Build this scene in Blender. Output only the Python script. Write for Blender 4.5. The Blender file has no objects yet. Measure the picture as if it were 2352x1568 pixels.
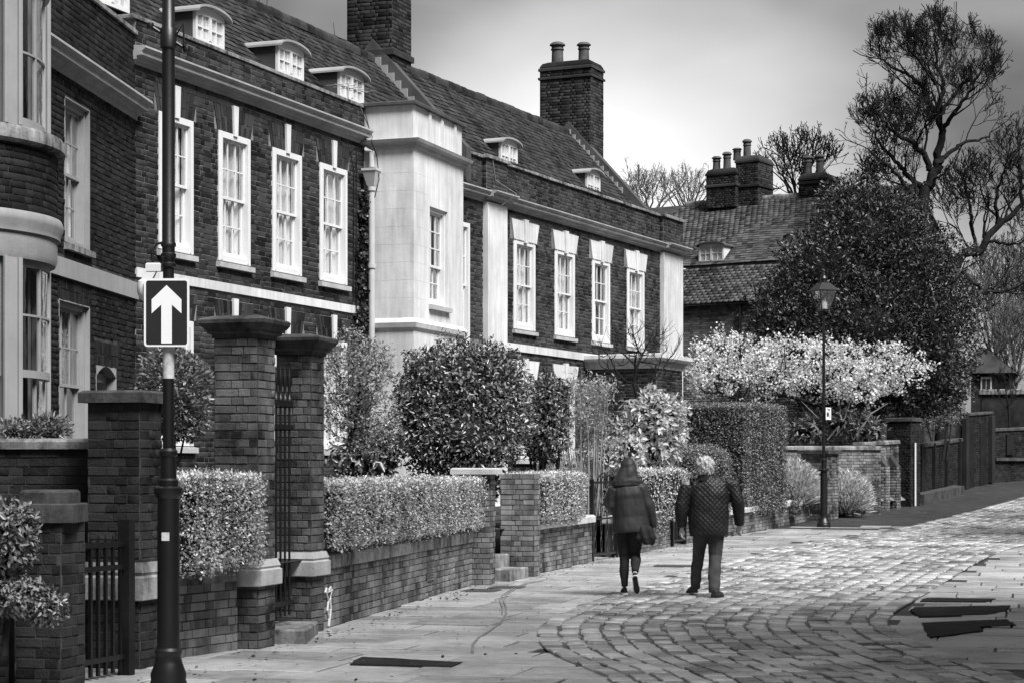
import bpy, math, random
import numpy as np
from mathutils import Vector, Matrix
random.seed(7); RNG = np.random.default_rng(11)
sc = bpy.context.scene
COL = sc.collection
R = math.radians

# ---------------------------------------------------------------- camera
F = 70/36*2352; CX = 1176.0; HY = 1080.0; EYE = 1.6      # focal length and horizon in units of a 2352 px wide print
cd = bpy.data.cameras.new('camera'); cam = bpy.data.objects.new('camera', cd); COL.objects.link(cam)
cd.lens = 70; cd.sensor_width = 36; cd.clip_start = 0.1; cd.clip_end = 3000
cd.shift_y = (HY-784)/2352
cam.location = (0, 0, EYE); cam.rotation_euler = (R(90), 0, 0)
sc.camera = cam

# ---------------------------------------------------------------- sky and sun
SUN_EL, SUN_AZ = 52.0, 143.0        # azimuth clockwise from +Y (the way the camera looks)
w = bpy.data.worlds.new('World'); sc.world = w; w.use_nodes = True
nt = w.node_tree; N = nt.nodes; LK = nt.links
for n in list(N): N.remove(n)
def wn(t, **k):
    n = N.new(t)
    for a, b in k.items(): setattr(n, a, b)
    return n
def wmath(op, a, b=None, c=None):
    n = wn('ShaderNodeMath', operation=op)
    for i, v in enumerate((a, b, c)):
        if v is None: continue
        if isinstance(v, (int, float)): n.inputs[i].default_value = v
        else: LK.new(v, n.inputs[i])
    return n.outputs[0]
wout = wn('ShaderNodeOutputWorld'); bg = wn('ShaderNodeBackground'); LK.new(bg.outputs[0], wout.inputs[0])
sky = wn('ShaderNodeTexSky'); sky.sky_type = 'NISHITA'; sky.sun_disc = False
sky.sun_elevation = R(SUN_EL); sky.sun_rotation = R(SUN_AZ); sky.air_density = 1.6; sky.dust_density = 4.0
bw = wn('ShaderNodeRGBToBW'); LK.new(sky.outputs[0], bw.inputs[0])
tc = wn('ShaderNodeTexCoord'); sep = wn('ShaderNodeSeparateXYZ'); LK.new(tc.outputs['Generated'], sep.inputs[0])
def noise(scale, detail, dist, loc):
    mp = wn('ShaderNodeMapping'); LK.new(tc.outputs['Generated'], mp.inputs[0])
    mp.inputs['Location'].default_value = loc; mp.inputs['Scale'].default_value = (1, 1, 1.7)
    n = wn('ShaderNodeTexNoise'); n.inputs['Scale'].default_value = scale; n.inputs['Detail'].default_value = detail
    n.inputs['Roughness'].default_value = 0.5; n.inputs['Distortion'].default_value = dist
    LK.new(mp.outputs[0], n.inputs['Vector']); return n.outputs['Fac']
n1 = noise(3.2, 4, 0.3, (7.1, 2.4, 0.2)); n2 = noise(9.0, 3, 0.4, (0.3, 2.2, 0.7))
# a bright break in low cloud ahead of the camera, heavy grey cloud over the rest of the sky
el = sep.outputs['Z']
dx = wmath('SUBTRACT', sep.outputs['X'], 0.035)
dz = wmath('SUBTRACT', el, 0.12)
sgx = wmath('ADD', 0.135, wmath('MULTIPLY', wmath('MAXIMUM', wmath('SUBTRACT', 0.15, el), 0.0), 1.2))
q = wmath('ADD', wmath('POWER', wmath('DIVIDE', dx, sgx), 2), wmath('POWER', wmath('DIVIDE', dz, 0.10), 2))
front = wmath('GREATER_THAN', sep.outputs['Y'], 0)

glow = wmath('MULTIPLY', wmath('EXPONENT', wmath('MULTIPLY', q, wmath('SUBTRACT', -0.45, wmath('MULTIPLY', n2, 1.15)))), front)
cn = wmath('MINIMUM', wmath('MAXIMUM', wmath('MULTIPLY', wmath('SUBTRACT', n1, 0.42), 3.5), 0.0), 1.0)
cl = wmath('MULTIPLY', wmath('ADD', 0.10, wmath('MULTIPLY', cn, wmath('ADD', 0.35, wmath('MULTIPLY', n2, 0.85)))), wmath('MULTIPLY', wmath('POWER', bw.outputs[0], 0.35), wmath('ADD', 0.055, wmath('MULTIPLY', wmath('MAXIMUM', el, 0.0), 0.21))))
GLOW, CLOUD = 0.19, 0.68
tot = wmath('ADD', wmath('MULTIPLY', glow, GLOW), wmath('MULTIPLY', cl, CLOUD))
LK.new(tot, bg.inputs['Color']); bg.inputs['Strength'].default_value = 1.0
sd = bpy.data.lights.new('sun', 'SUN'); sun = bpy.data.objects.new('sun', sd); COL.objects.link(sun)
sd.energy = 1.5; sd.angle = R(24); sd.color = (1, 1, 1)
sv = Vector((math.sin(R(SUN_AZ))*math.cos(R(SUN_EL)), math.cos(R(SUN_AZ))*math.cos(R(SUN_EL)), math.sin(R(SUN_EL))))
sun.rotation_euler = sv.to_track_quat('Z', 'Y').to_euler(); sun.location = (20, -20, 40)
vs = sc.view_settings; vs.view_transform = 'Standard'; vs.look = 'None'; vs.gamma = 1; vs.exposure = 2.35
try: sc.display_settings.display_device = 'sRGB'
except Exception: pass
sc.cycles.max_bounces = 6; sc.cycles.transparent_max_bounces = 12

# ---------------------------------------------------------------- helpers: plan geometry
def G(Y):                                   # ground height: level, then climbing away from the camera
    if Y <= 24: return 0.0
    if Y <= 75: return 0.00062*(Y-24)**2
    return min(1.6126+0.0632*(Y-75), 5.0)
def gp(x, y):                               # point of the ground seen at a place in the print
    lo, hi = 3.0, 200.0
    for _ in range(70):
        m = (lo+hi)/2
        if (EYE-G(m))-(y-HY)/F*m > 0: lo = m
        else: hi = m
    return ((x-CX)/F*lo, lo)
def at(x, y, Y): return Vector(((x-CX)/F*Y, Y, EYE+(HY-y)/F*Y))
def proj(p): return (CX+p[0]/p[1]*F, HY-(p[2]-EYE)/p[1]*F) if p[1] > 0.2 else (-9999, -9999)
class Frame:
    def __init__(s, ox, oy, ux, uy):
        l = math.hypot(ux, uy); s.o = (ox, oy); s.u = (ux/l, uy/l); s.n = (s.u[1], -s.u[0]); s.a = math.atan2(uy, ux)
    def uz(s, x, y, off=0):
        k = (x-CX)/F; ox = s.o[0]+s.n[0]*off; oy = s.o[1]+s.n[1]*off
        t = (k*oy-ox)/(s.u[0]-k*s.u[1]); return (t, EYE+(HY-y)/F*(oy+t*s.u[1]))
    def w(s, u, off=0): return (s.o[0]+s.u[0]*u+s.n[0]*off, s.o[1]+s.u[1]*u+s.n[1]*off)

# ---------------------------------------------------------------- helpers: objects
def tag(o, label=None, cat=None, group=None, kind=None):
    if label: o['label'] = label
    if cat: o['category'] = cat
    if group: o['group'] = group
    if kind: o['kind'] = kind
    return o
def empty(name, loc, rz=0, label=None, cat=None, group=None):
    o = bpy.data.objects.new(name, None); COL.objects.link(o); o.empty_display_size = 0.2
    o.location = loc; o.rotation_euler = (0, 0, rz); return tag(o, label, cat, group)
def wmat(o):
    m = o.matrix_basis.copy(); p = o.parent
    while p: m = p.matrix_basis @ m; p = p.parent
    return m
def mesh_np(name, V, Q, mat, parent=None, smooth=False):
    """V (n,3); Q list/array of faces (all of one size) or list of lists"""
    me = bpy.data.meshes.new(name)
    V = np.asarray(V, dtype=np.float32)
    if isinstance(Q, np.ndarray):
        k = Q.shape[1]; n = len(Q)
        me.vertices.add(len(V)); me.vertices.foreach_set('co', V.ravel())
        me.loops.add(n*k); me.loops.foreach_set('vertex_index', Q.astype(np.int32).ravel())
        me.polygons.add(n); me.polygons.foreach_set('loop_start', np.arange(0, n*k, k, dtype=np.int32))
        me.polygons.foreach_set('loop_total', np.full(n, k, dtype=np.int32))
        me.update(calc_edges=True)
    else:
        me.from_pydata([tuple(v) for v in V], [], Q); me.update()
    if smooth: me.polygons.foreach_set('use_smooth', np.ones(len(me.polygons), dtype=bool))
    if mat: me.materials.append(mat)
    o = bpy.data.objects.new(name, me); COL.objects.link(o)
    if parent: o.parent = parent
    return o
class MB:
    def __init__(s): s.v = []; s.f = []
    def add(s, vs, fs):
        b = len(s.v); s.v += [tuple(v) for v in vs]; s.f += [tuple(b+i for i in f) for f in fs]; return s
    def box(s, x0, x1, y0, y1, z0, z1):
        return s.add([(x0,y0,z0),(x1,y0,z0),(x1,y1,z0),(x0,y1,z0),(x0,y0,z1),(x1,y0,z1),(x1,y1,z1),(x0,y1,z1)],
                     [(0,3,2,1),(4,5,6,7),(0,1,5,4),(1,2,6,5),(2,3,7,6),(3,0,4,7)])
    def cbox(s, x0, x1, y0, y1, z0, z1, c=0.01):        # box with chamfered upper edges and front
        return s.loftq([[(x0,y0,z0),(x1,y0,z0),(x1,y1,z0),(x0,y1,z0)], [(x0,y0,z1-c),(x1,y0,z1-c),(x1,y1,z1-c),(x0,y1,z1-c)],
                        [(x0+c,y0+c,z1),(x1-c,y0+c,z1),(x1-c,y1-c,z1),(x0+c,y1-c,z1)]])
    def loftq(s, rings, cap=True, closed=True):
        n = len(rings[0]); b = len(s.v)
        for r in rings: s.v += [tuple(p) for p in r]
        for i in range(len(rings)-1):
            for j in range(n if closed else n-1):
                k = (j+1) % n
                s.f.append((b+i*n+j, b+i*n+k, b+(i+1)*n+k, b+(i+1)*n+j))
        if cap:
            s.f.append(tuple(b+j for j in reversed(range(n)))); s.f.append(tuple(b+(len(rings)-1)*n+j for j in range(n)))
        return s
    def prism(s, poly, a0, a1, axis='y'):               # poly of 2-D points extruded along an axis
        if axis == 'y': r = [[(p[0], a, p[1]) for p in poly] for a in (a0, a1)]
        elif axis == 'x': r = [[(a, p[0], p[1]) for p in poly] for a in (a0, a1)]
        else: r = [[(p[0], p[1], a) for p in poly] for a in (a0, a1)]
        return s.loftq(r)
    def lathe(s, prof, c=(0,0), seg=16, cap=True):
        return s.loftq([[(c[0]+r*math.cos(2*math.pi*j/seg), c[1]+r*math.sin(2*math.pi*j/seg), z) for j in range(seg)] for r, z in prof], cap)
    def tube(s, pts, r, seg=8, cap=True):
        pts = [Vector(p) for p in pts]; rr = r if isinstance(r, (list, tuple)) else [r]*len(pts); rings = []
        for i, p in enumerate(pts):
            t = (pts[min(i+1, len(pts)-1)]-pts[max(i-1, 0)]).normalized()
            a = Vector((0,0,1)) if abs(t.z) < 0.9 else Vector((1,0,0))
            x = t.cross(a).normalized(); y = t.cross(x).normalized()
            rings.append([tuple(p+(x*math.cos(2*math.pi*j/seg)+y*math.sin(2*math.pi*j/seg))*rr[i]) for j in range(seg)])
        return s.loftq(rings, cap)
    def build(s, name, mat, parent=None, smooth=False):
        me = bpy.data.meshes.new(name); me.from_pydata(s.v, [], s.f); me.update()
        if smooth:
            me.polygons.foreach_set('use_smooth', np.ones(len(me.polygons), dtype=bool))
            try: me.set_sharp_from_angle(angle=R(38))
            except Exception: pass
        if mat: me.materials.append(mat)
        o = bpy.data.objects.new(name, me); COL.objects.link(o)
        if parent: o.parent = parent
        return o

# ---------------------------------------------------------------- helpers: materials (all neutral greys: the place is seen in black and white)
def M(name, lo, hi, rough=0.8, rnd=0.0, ns=6.0, na=1.0, bump=0.0, bs=40.0, spec=0.18, metal=0.0, streak=0.0, rvar=0.0, mot=0.0, sub=0.0, crisp=0):
    m = bpy.data.materials.new(name); m.use_nodes = True; t = m.node_tree; n = t.nodes; l = t.links
    b = n['Principled BSDF']; b.inputs['Roughness'].default_value = rough; b.inputs['Metallic'].default_value = metal
    b.inputs['Specular IOR Level'].default_value = spec
    co = n.new('ShaderNodeNewGeometry')
    def mt(op, x, y):
        k = n.new('ShaderNodeMath'); k.operation = op
        for i, v in enumerate((x, y)):
            if isinstance(v, (int, float)): k.inputs[i].default_value = v
            else: l.new(v, k.inputs[i])
        return k.outputs[0]
    def nz(scale, det=4, stretch=None):
        k = n.new('ShaderNodeTexNoise'); k.inputs['Scale'].default_value = scale; k.inputs['Detail'].default_value = det; k.inputs['Roughness'].default_value = 0.6
        if stretch:
            mp = n.new('ShaderNodeMapping'); mp.inputs['Scale'].default_value = stretch; l.new(co.outputs['Position'], mp.inputs[0]); l.new(mp.outputs[0], k.inputs['Vector'])
        else: l.new(co.outputs['Position'], k.inputs['Vector'])
        return k.outputs['Fac']
    base = nz(ns)
    fac = mt('MULTIPLY', mt('SUBTRACT', base, 0.5), na*2.2)
    if rnd:
        oi = n.new('ShaderNodeObjectInfo')
        r = mt('FRACT', mt('ADD', mt('MULTIPLY', oi.outputs['Random'], 7.31), co.outputs['Random Per Island']), 0)
        if crisp: r = mt('POWER', r, crisp)
        fac = mt('ADD', fac, mt('MULTIPLY', r, rnd)); off = 0.5-rnd*0.5
    else: off = 0.5
    if streak: fac = mt('ADD', fac, mt('MULTIPLY', mt('SUBTRACT', nz(1.0, 3, (9, 9, 0.9)), 0.5), streak*2))
    if mot: fac = mt('ADD', fac, mt('MULTIPLY', mt('SUBTRACT', nz(ns*6, 5), 0.5), mot*2))
    fac = mt('ADD', fac, off)
    cl_ = n.new('ShaderNodeClamp'); l.new(fac, cl_.inputs[0])
    mx = n.new('ShaderNodeMix'); mx.data_type = 'RGBA'; l.new(cl_.outputs[0], mx.inputs['Factor'])
    mx.inputs['A'].default_value = (lo, lo, lo, 1); mx.inputs['B'].default_value = (hi, hi, hi, 1)
    l.new(mx.outputs['Result'], b.inputs['Base Color'])
    if rvar:
        l.new(mt('ADD', rough-rvar*0.5, mt('MULTIPLY', nz(ns*0.6), rvar)), b.inputs['Roughness'])
    if bump:
        bp = n.new('ShaderNodeBump'); bp.inputs['Strength'].default_value = bump; bp.inputs['Distance'].default_value = 0.02
        l.new(nz(bs, 5), bp.inputs['Height']); l.new(bp.outputs[0], b.inputs['Normal'])
    if sub:
        b.inputs['Subsurface Weight'].default_value = 0
    return m
def glass_mat():
    m = bpy.data.materials.new('window_glass'); m.use_nodes = True; t = m.node_tree; n = t.nodes; l = t.links
    n.remove(n['Principled BSDF']); out = n['Material Output']
    gg = n.new('ShaderNodeNewGeometry'); dt = n.new('ShaderNodeVectorMath'); dt.operation = 'DOT_PRODUCT'; l.new(gg.outputs['Incoming'], dt.inputs[0]); l.new(gg.outputs['Normal'], dt.inputs[1])
    def mm(op, a, b):
        k = n.new('ShaderNodeMath'); k.operation = op
        for i, v in enumerate((a, b)):
            if isinstance(v, (int, float)): k.inputs[i].default_value = v
            else: l.new(v, k.inputs[i])
        return k
    fr = mm('ADD', 0.12, mm('MULTIPLY', mm('POWER', mm('SUBTRACT', 1.0, mm('ABSOLUTE', dt.outputs['Value'], 0).outputs[0]).outputs[0], 5.0).outputs[0], 0.9).outputs[0])   # reflection growing at grazing angles, same from both sides
    gl = n.new('ShaderNodeBsdfGlossy'); gl.inputs['Roughness'].default_value = 0.015; gl.inputs['Color'].default_value = (1,1,1,1)
    tr = n.new('ShaderNodeBsdfTransparent'); tr.inputs['Color'].default_value = (.97,.97,.97,1)
    tcn = n.new('ShaderNodeNewGeometry'); nz = n.new('ShaderNodeTexNoise'); nz.inputs['Scale'].default_value = 5; l.new(tcn.outputs['Position'], nz.inputs['Vector'])
    bp = n.new('ShaderNodeBump'); bp.inputs['Strength'].default_value = 0.06; bp.inputs['Distance'].default_value = 0.05
    l.new(nz.outputs['Fac'], bp.inputs['Height']); l.new(bp.outputs[0], gl.inputs['Normal'])
    mx = n.new('ShaderNodeMixShader'); l.new(fr.outputs[0], mx.inputs[0]); l.new(tr.outputs[0], mx.inputs[1]); l.new(gl.outputs[0], mx.inputs[2])
    l.new(mx.outputs[0], out.inputs[0]); return m
def leaf_mat(name, lo, hi, rough=0.45, crisp=0, trans=0.25):
    m = M(name, lo, hi, rough, rnd=0.9, ns=3, na=0.35, spec=0.5, crisp=crisp)
    t = m.node_tree; n = t.nodes; l = t.links; b = n['Principled BSDF']; out = n['Material Output']
    tl = n.new('ShaderNodeBsdfTranslucent'); mx = n.new('ShaderNodeMixShader'); mx.inputs[0].default_value = trans
    l.new(b.inputs['Base Color'].links[0].from_socket, tl.inputs['Color'])
    l.new(b.outputs[0], mx.inputs[1]); l.new(tl.outputs[0], mx.inputs[2]); l.new(mx.outputs[0], out.inputs[0]); return m

m_brickA = M('brick_dark_red', .004, .05, .85, rnd=.85, ns=.9, na=.8, bump=.35, bs=60, mot=.25)
m_brickB = M('brick_brown', .006, .058, .85, rnd=.85, ns=.9, na=.8, bump=.35, bs=60, mot=.25)
m_brickC = M('brick_darkened', .002, .022, .85, rnd=.8, ns=1.0, na=.8, bump=.4, bs=60, mot=.3)  # darkened to carry the shade on the bow-fronted house
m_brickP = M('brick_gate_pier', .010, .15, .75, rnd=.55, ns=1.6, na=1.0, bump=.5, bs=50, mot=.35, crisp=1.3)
m_brickD = M('brick_sunlit_gable', .05, .2, .85, rnd=.8, ns=1, na=.7, bump=.3, mot=.25)  # base colour lightened to make up for shade on this wall
m_brickW = M('brick_garden_wall', .014, .24, .6, rnd=.5, crisp=1.3, ns=1.2, na=1.0, bump=.4, bs=50, streak=.35, mot=.3, spec=.25)
m_brickN = M('brick_near_shaded', .003, .045, .75, rnd=.55, ns=2.2, na=.6, bump=.5, bs=50, mot=.3)  # near-left shade put into the brick colour
m_mortar = M('mortar', .08, .24, .95, ns=4, na=.9, bump=.3)
m_mortarD = M('mortar_dark', .015, .08, .95, ns=4, na=.9, bump=.3)
m_paint = M('white_paint', .52, .70, .5, ns=3, na=.35, bump=.05, bs=20)
m_paintC = M('shaded_white_paint', .2, .32, .5, ns=3, na=.4, bump=.05, bs=20)  # white paint of the bow-fronted house, its shade put into the colour
m_renderC = M('shaded_white_render', .18, .34, .75, ns=1, na=.5, bump=.15, bs=30, streak=.35, mot=.15)  # white render darkened to stand in for shade on that house
m_render = M('white_render', .38, .72, .75, ns=.8, na=.6, bump=.15, bs=30, streak=.6, mot=.2)
m_stone = M('pale_stone', .28, .5, .85, ns=3, na=.8, bump=.3, bs=40, streak=.3, mot=.3)
m_stoneD = M('weathered_stone', .04, .3, .8, ns=2, na=1.0, bump=.4, bs=40, streak=.8, mot=.5)
m_capD = M('darkened_weathered_cap', .015, .09, .85, ns=4, na=.9, bump=.4, bs=40, streak=.4, mot=.4)  # weathered stone, darkened further for the near-left shade
m_cornice = M('stone_cornice', .22, .42, .8, ns=2, na=.8, bump=.2, streak=.3, mot=.2)
m_tile = M('clay_tile', .005, .055, .8, rnd=.7, ns=1.5, na=.7, bump=.4, bs=50, mot=.35)
m_tileD = M('clay_tile_pale', .012, .1, .8, rnd=.75, ns=1.2, na=.7, bump=.4, bs=50, mot=.35)
m_lead = M('lead_sheet', .04, .1, .6, ns=2, na=.8, bump=.1)
m_leadp = M('pale_lead', .2, .34, .6, ns=2, na=.8, bump=.1)
m_grate = M('worn_ironwork', .05, .11, .5, ns=8, na=.6, bump=.2)
m_iron = M('black_iron', .002, .007, .42, ns=8, na=.6, spec=.5, bump=.05)
m_glass = glass_mat()
m_room = M('dark_room', .02, .05, .9, ns=1)
m_curtain = M('net_curtain', .6, .85, .9, ns=2, na=.6)
m_curtD = M('grey_curtain', .12, .3, .9, ns=2, na=.6)
m_pipe = M('grey_painted_iron', .34, .5, .5, ns=4, na=.6)
m_pot = M('chimney_clay', .04, .11, .8, ns=6, na=.8, bump=.3)
m_soil = M('garden_soil', .02, .06, .95, ns=5, na=.8, bump=.5)
m_wood = M('dark_timber', .005, .018, .6, ns=3, na=.8, bump=.2)
m_bark = M('bark', .006, .022, .9, ns=8, na=.8, bump=.6, bs=30)
m_barkp = M('pale_stem', .12, .32, .8, ns=8, na=.8)
# ---------------------------------------------------------------- helpers: laid pieces (bricks, tiles, setts)
def tmpl_brick():       # unit brick, x,z in -.5...5, front at y=-1 (depth measured outwards), chamfered
    a, b = .5, .488
    V = [(-a,0,-a),(a,0,-a),(a,0,a),(-a,0,a), (-a,-.7,-a),(a,-.7,-a),(a,-.7,a),(-a,-.7,a), (-b,-1,-.455),(b,-1,-.455),(b,-1,.455),(-b,-1,.455)]
    Q = [(0,1,5,4),(1,2,6,5),(2,3,7,6),(3,0,4,7),(4,5,9,8),(5,6,10,9),(6,7,11,10),(7,4,8,11),(8,9,10,11)]
    return np.array(V, float), np.array(Q)
def tmpl_box():
    a = .5
    V = [(-a,0,-a),(a,0,-a),(a,0,a),(-a,0,a),(-a,-1,-a),(a,-1,-a),(a,-1,a),(-a,-1,a)]
    return np.array(V, float), np.array([(0,1,5,4),(1,2,6,5),(2,3,7,6),(3,0,4,7),(4,5,6,7)])
TB, TX = tmpl_brick(), tmpl_box()
def tmpl_stone(seed, zmin=0.0):       # worn paving stone: x,y in -.5...5, top at z=1, rounded and uneven
    r = random.Random(seed); V = []
    ring = [(-.5,-.5),(-.1,-.5),(.5,-.5),(.5,0),(.5,.5),(.1,.5),(-.5,.5),(-.5,0)]
    def rg(k, z, j): return [(x*k+r.uniform(-j,j), y*k+r.uniform(-j,j), z+r.uniform(-j,j)*.6) for x, y in ring]
    base = rg(1, 0, .03); V += [(x,y,zmin) for x,y,z in base]; V += [(x,y,.62) for x,y,z in base]
    V += [(x*.93,y*.93,.93+r.uniform(-.08,.06)) for x,y,z in base]; V += [(r.uniform(-.1,.1), r.uniform(-.1,.1), 1.05)]
    Q = []
    for k in range(2):
        for j in range(8):
            i = (j+1) % 8; Q.append((k*8+j, k*8+i, (k+1)*8+i, (k+1)*8+j))
    for j in range(0, 8, 2): Q.append((16+j, 16+j+1, 16+(j+2) % 8, 24))
    return np.array(V, float), np.array(Q)
def place(name, plural, mats, tmpls, material, parent, nobj=300, region=None, stuff_label=None, tidx=None):
    """mats: list of 4x4 arrays in the parent's space. The nobj pieces that show largest become objects, the rest one mesh."""
    if not mats: return
    P = np.array(mats, float)
    Wm = np.array(wmat(parent))
    c = (Wm @ np.concatenate([P[:, :3, 3], np.ones((len(P), 1))], 1).T).T
    yy = np.maximum(c[:, 1], .3); sx = CX+c[:, 0]/yy*F; sy = HY-(c[:, 2]-EYE)/yy*F
    rg = region or (0, 0, 2352, 1568)
    vis = (sx > rg[0]) & (sx < rg[2]) & (sy > rg[1]) & (sy < rg[3]) & (c[:, 1] > .3)
    size = np.linalg.norm(P[:, :3, 0], axis=1)*np.linalg.norm(P[:, :3, 2], axis=1)
    score = np.where(vis, size/yy**2, -1)
    order = np.argsort(-score); chosen = [i for i in order[:nobj] if score[i] > 0]
    if tidx is None: tidx = RNG.integers(0, len(tmpls), len(P))
    meshes = []
    for V, Q in tmpls:
        me = bpy.data.meshes.new(name); me.from_pydata([tuple(v) for v in V], [], [tuple(int(i) for i in q) for q in Q]); me.update()
        me.materials.append(material); meshes.append(me)
    for i in chosen:
        o = bpy.data.objects.new(name, meshes[tidx[i]]); COL.objects.link(o); o.parent = parent
        o.matrix_basis = Matrix([list(r) for r in P[i]])
    rest = np.ones(len(P), bool); rest[chosen] = False
    VV, QQ, b = [], [], 0
    for t, (V, Q) in enumerate(tmpls):
        S = P[rest & (tidx == t)]
        if not len(S): continue
        v = np.einsum('nij,kj->nki', S[:, :3, :3], V)+S[:, None, :3, 3]
        VV.append(v.reshape(-1, 3)); QQ.append((Q[None]+(b+np.arange(len(S))*len(V))[:, None, None]).reshape(-1, 4)); b += len(S)*len(V)
    if VV:
        o = mesh_np(plural, np.concatenate(VV), np.concatenate(QQ), material, parent); o['kind'] = 'stuff'
        return o
def cut(segs, a, b):
    out = []
    for s0, s1 in segs:
        if b <= s0 or a >= s1: out.append((s0, s1)); continue
        if a-s0 > .03: out.append((s0, a))
        if s1-b > .03: out.append((b, s1))
    return out
def face_fn(x, y, ang):
    c, s = math.cos(ang), math.sin(ang)
    return lambda t: (x+c*t, y+s*t, ang)
def lay(fn, L, z0, z1, openings=(), zoff=None, pitch=.075, bl=.225, proud=.007, jit=.003, seed=0, s0=0.0, bond='flemish'):
    """brick matrices over a wall face; fn(s)->(x,y,angle); openings (s0,s1,z0,z1); zoff(s) lifts the courses"""
    rr = random.Random(seed); out = []; nrow = int(round((z1-z0)/pitch)); ph = (z1-z0)/nrow
    for k in range(nrow):
        zc = z0+(k+.5)*ph; segs = [(s0, L)]
        for (a, b, c, d) in openings:
            if c < zc+ph*.25 and d > zc-ph*.25: segs = cut(segs, a, b)
        for a, b in segs:
            s = a-(.5*bl*1.5 if k % 2 else 0)+(rr.uniform(-.02, .02)); hd = k % 2
            while s < b-.01:
                ln = bl if (hd % 2 == 0 or bond != 'flemish') else bl*.5
                if bond == 'header': ln = bl*.5
                e = s+ln; c0, c1 = max(s, a), min(e, b)
                if c1-c0 > .035:
                    m = (c0+c1)/2; x, y, an = fn(m); c_, s_ = math.cos(an), math.sin(an); an2 = rr.uniform(-.006, .006)
                    c_, s_ = math.cos(an+an2), math.sin(an+an2)
                    wd = c1-c0-.010+rr.uniform(-.003, .002); h = ph-.010+rr.uniform(-.003, .002); pr = proud+rr.uniform(-jit, jit)
                    zz = zc+(zoff(m) if zoff else 0)+rr.uniform(-.002, .002)
                    # axes: x along wall, y inwards, z up
                    out.append([[c_*wd, -s_*pr, 0, x], [s_*wd, c_*pr, 0, y], [0, 0, h, zz], [0, 0, 0, 1]])
                s = e; hd += 1
    return out
def slab_wall(mb, L, z0, z1, openings, y0=0.0, y1=.3, s0=0.0):
    """wall core as boxes around rectangular openings, front at y0"""
    us = sorted(set([s0, L]+[v for o in openings for v in o[:2] if s0 < v < L])); zs = sorted(set([z0, z1]+[v for o in openings for v in o[2:4] if z0 < v < z1]))
    for i in range(len(us)-1):
        run = None
        for k in range(len(zs)-1):
            cu, cz = (us[i]+us[i+1])/2, (zs[k]+zs[k+1])/2
            solid = not any(o[0] < cu < o[1] and o[2] < cz < o[3] for o in openings)
            if solid: run = (run[0], zs[k+1]) if run else (zs[k], zs[k+1])
            if (not solid or k == len(zs)-2) and run:
                mb.box(us[i], us[i+1], y0, y1, run[0], run[1]); run = None
    return mb
def tiles_on(u0f, u1f, y_e, z_e, y_r, z_r, seed=0, w=.17, ex=.14, holes=(), lift=.018):
    """roof slope from eave (y_e,z_e) up to ridge (y_r,z_r); u0f/u1f(f)->ends of the row"""
    rr = random.Random(seed); sl = math.hypot(y_r-y_e, z_r-z_e); n = int(sl/ex); ny, nz_ = (y_r-y_e)/sl, (z_r-z_e)/sl; out = []
    for k in range(n):
        f = (k+.5)/n; u = u0f(f)-(w*.5 if k % 2 else 0); u1 = u1f(f); d = (k+.5)*sl/n
        sag = .012*math.sin(k*.9+seed)
        while u < u1:
            c = u+w*.5; yy, zz = y_e+ny*d, z_e+nz_*d
            if c > u0f(f)-.02 and not any(h[0] < c < h[1] and h[2] < f < h[3] for h in holes):
                wob = .012*math.sin(c*1.7+k*.13)+rr.uniform(-.003, .006); a = math.atan2(nz_, ny)-.1+rr.uniform(-.03, .03)
                ca, sa = math.cos(a), math.sin(a); th = lift; ln = ex*1.12; tw = w-.006+rr.uniform(-.003, .002); rz = rr.uniform(-.012, .012)
                # local: x across, z up the slope, -y outwards (thickness)
                out.append([[tw, 0, rz*ln, c], [-rz*tw*ca, sa*th, ca*ln, yy-nz_*(wob+.01)], [-rz*tw*sa, -ca*th, sa*ln, zz+ny*(wob+.01)], [0, 0, 0, 1]])
            u += w
    return out
def voussoirs(u0, u1, z0, z1, splay=.12, n=None, y=-.012, keyw=0.0):
    """flat brick arch of vertical bricks over an opening (skips the keystone)"""
    mb = MB(); n = n or max(6, int((u1-u0)/.075)); uc = (u0+u1)/2
    for i in range(n):
        a, b = u0+(u1-u0)*i/n, u0+(u1-u0)*(i+1)/n
        if keyw and abs((a+b)/2-uc) < keyw: continue
        sp = lambda u: u+(u-uc)/((u1-u0)/2)*splay
        g = .006; dy = random.uniform(-.003, .003)
        mid = z0+(z1-z0)*random.choice((.5, .5, .36, .64)); 
        for za, zb in ((z0, mid-.005), (mid+.005, z1)):
            fa, fb = (za-z0)/(z1-z0), (zb-z0)/(z1-z0); L = lambda u, f: u+(sp(u)-u)*f
            mb.prism([(L(a,fa)+g, za), (L(b,fa)-g, za), (L(b,fb)-g, zb), (L(a,fb)+g, zb)], y+dy, .05)
    return mb

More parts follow.
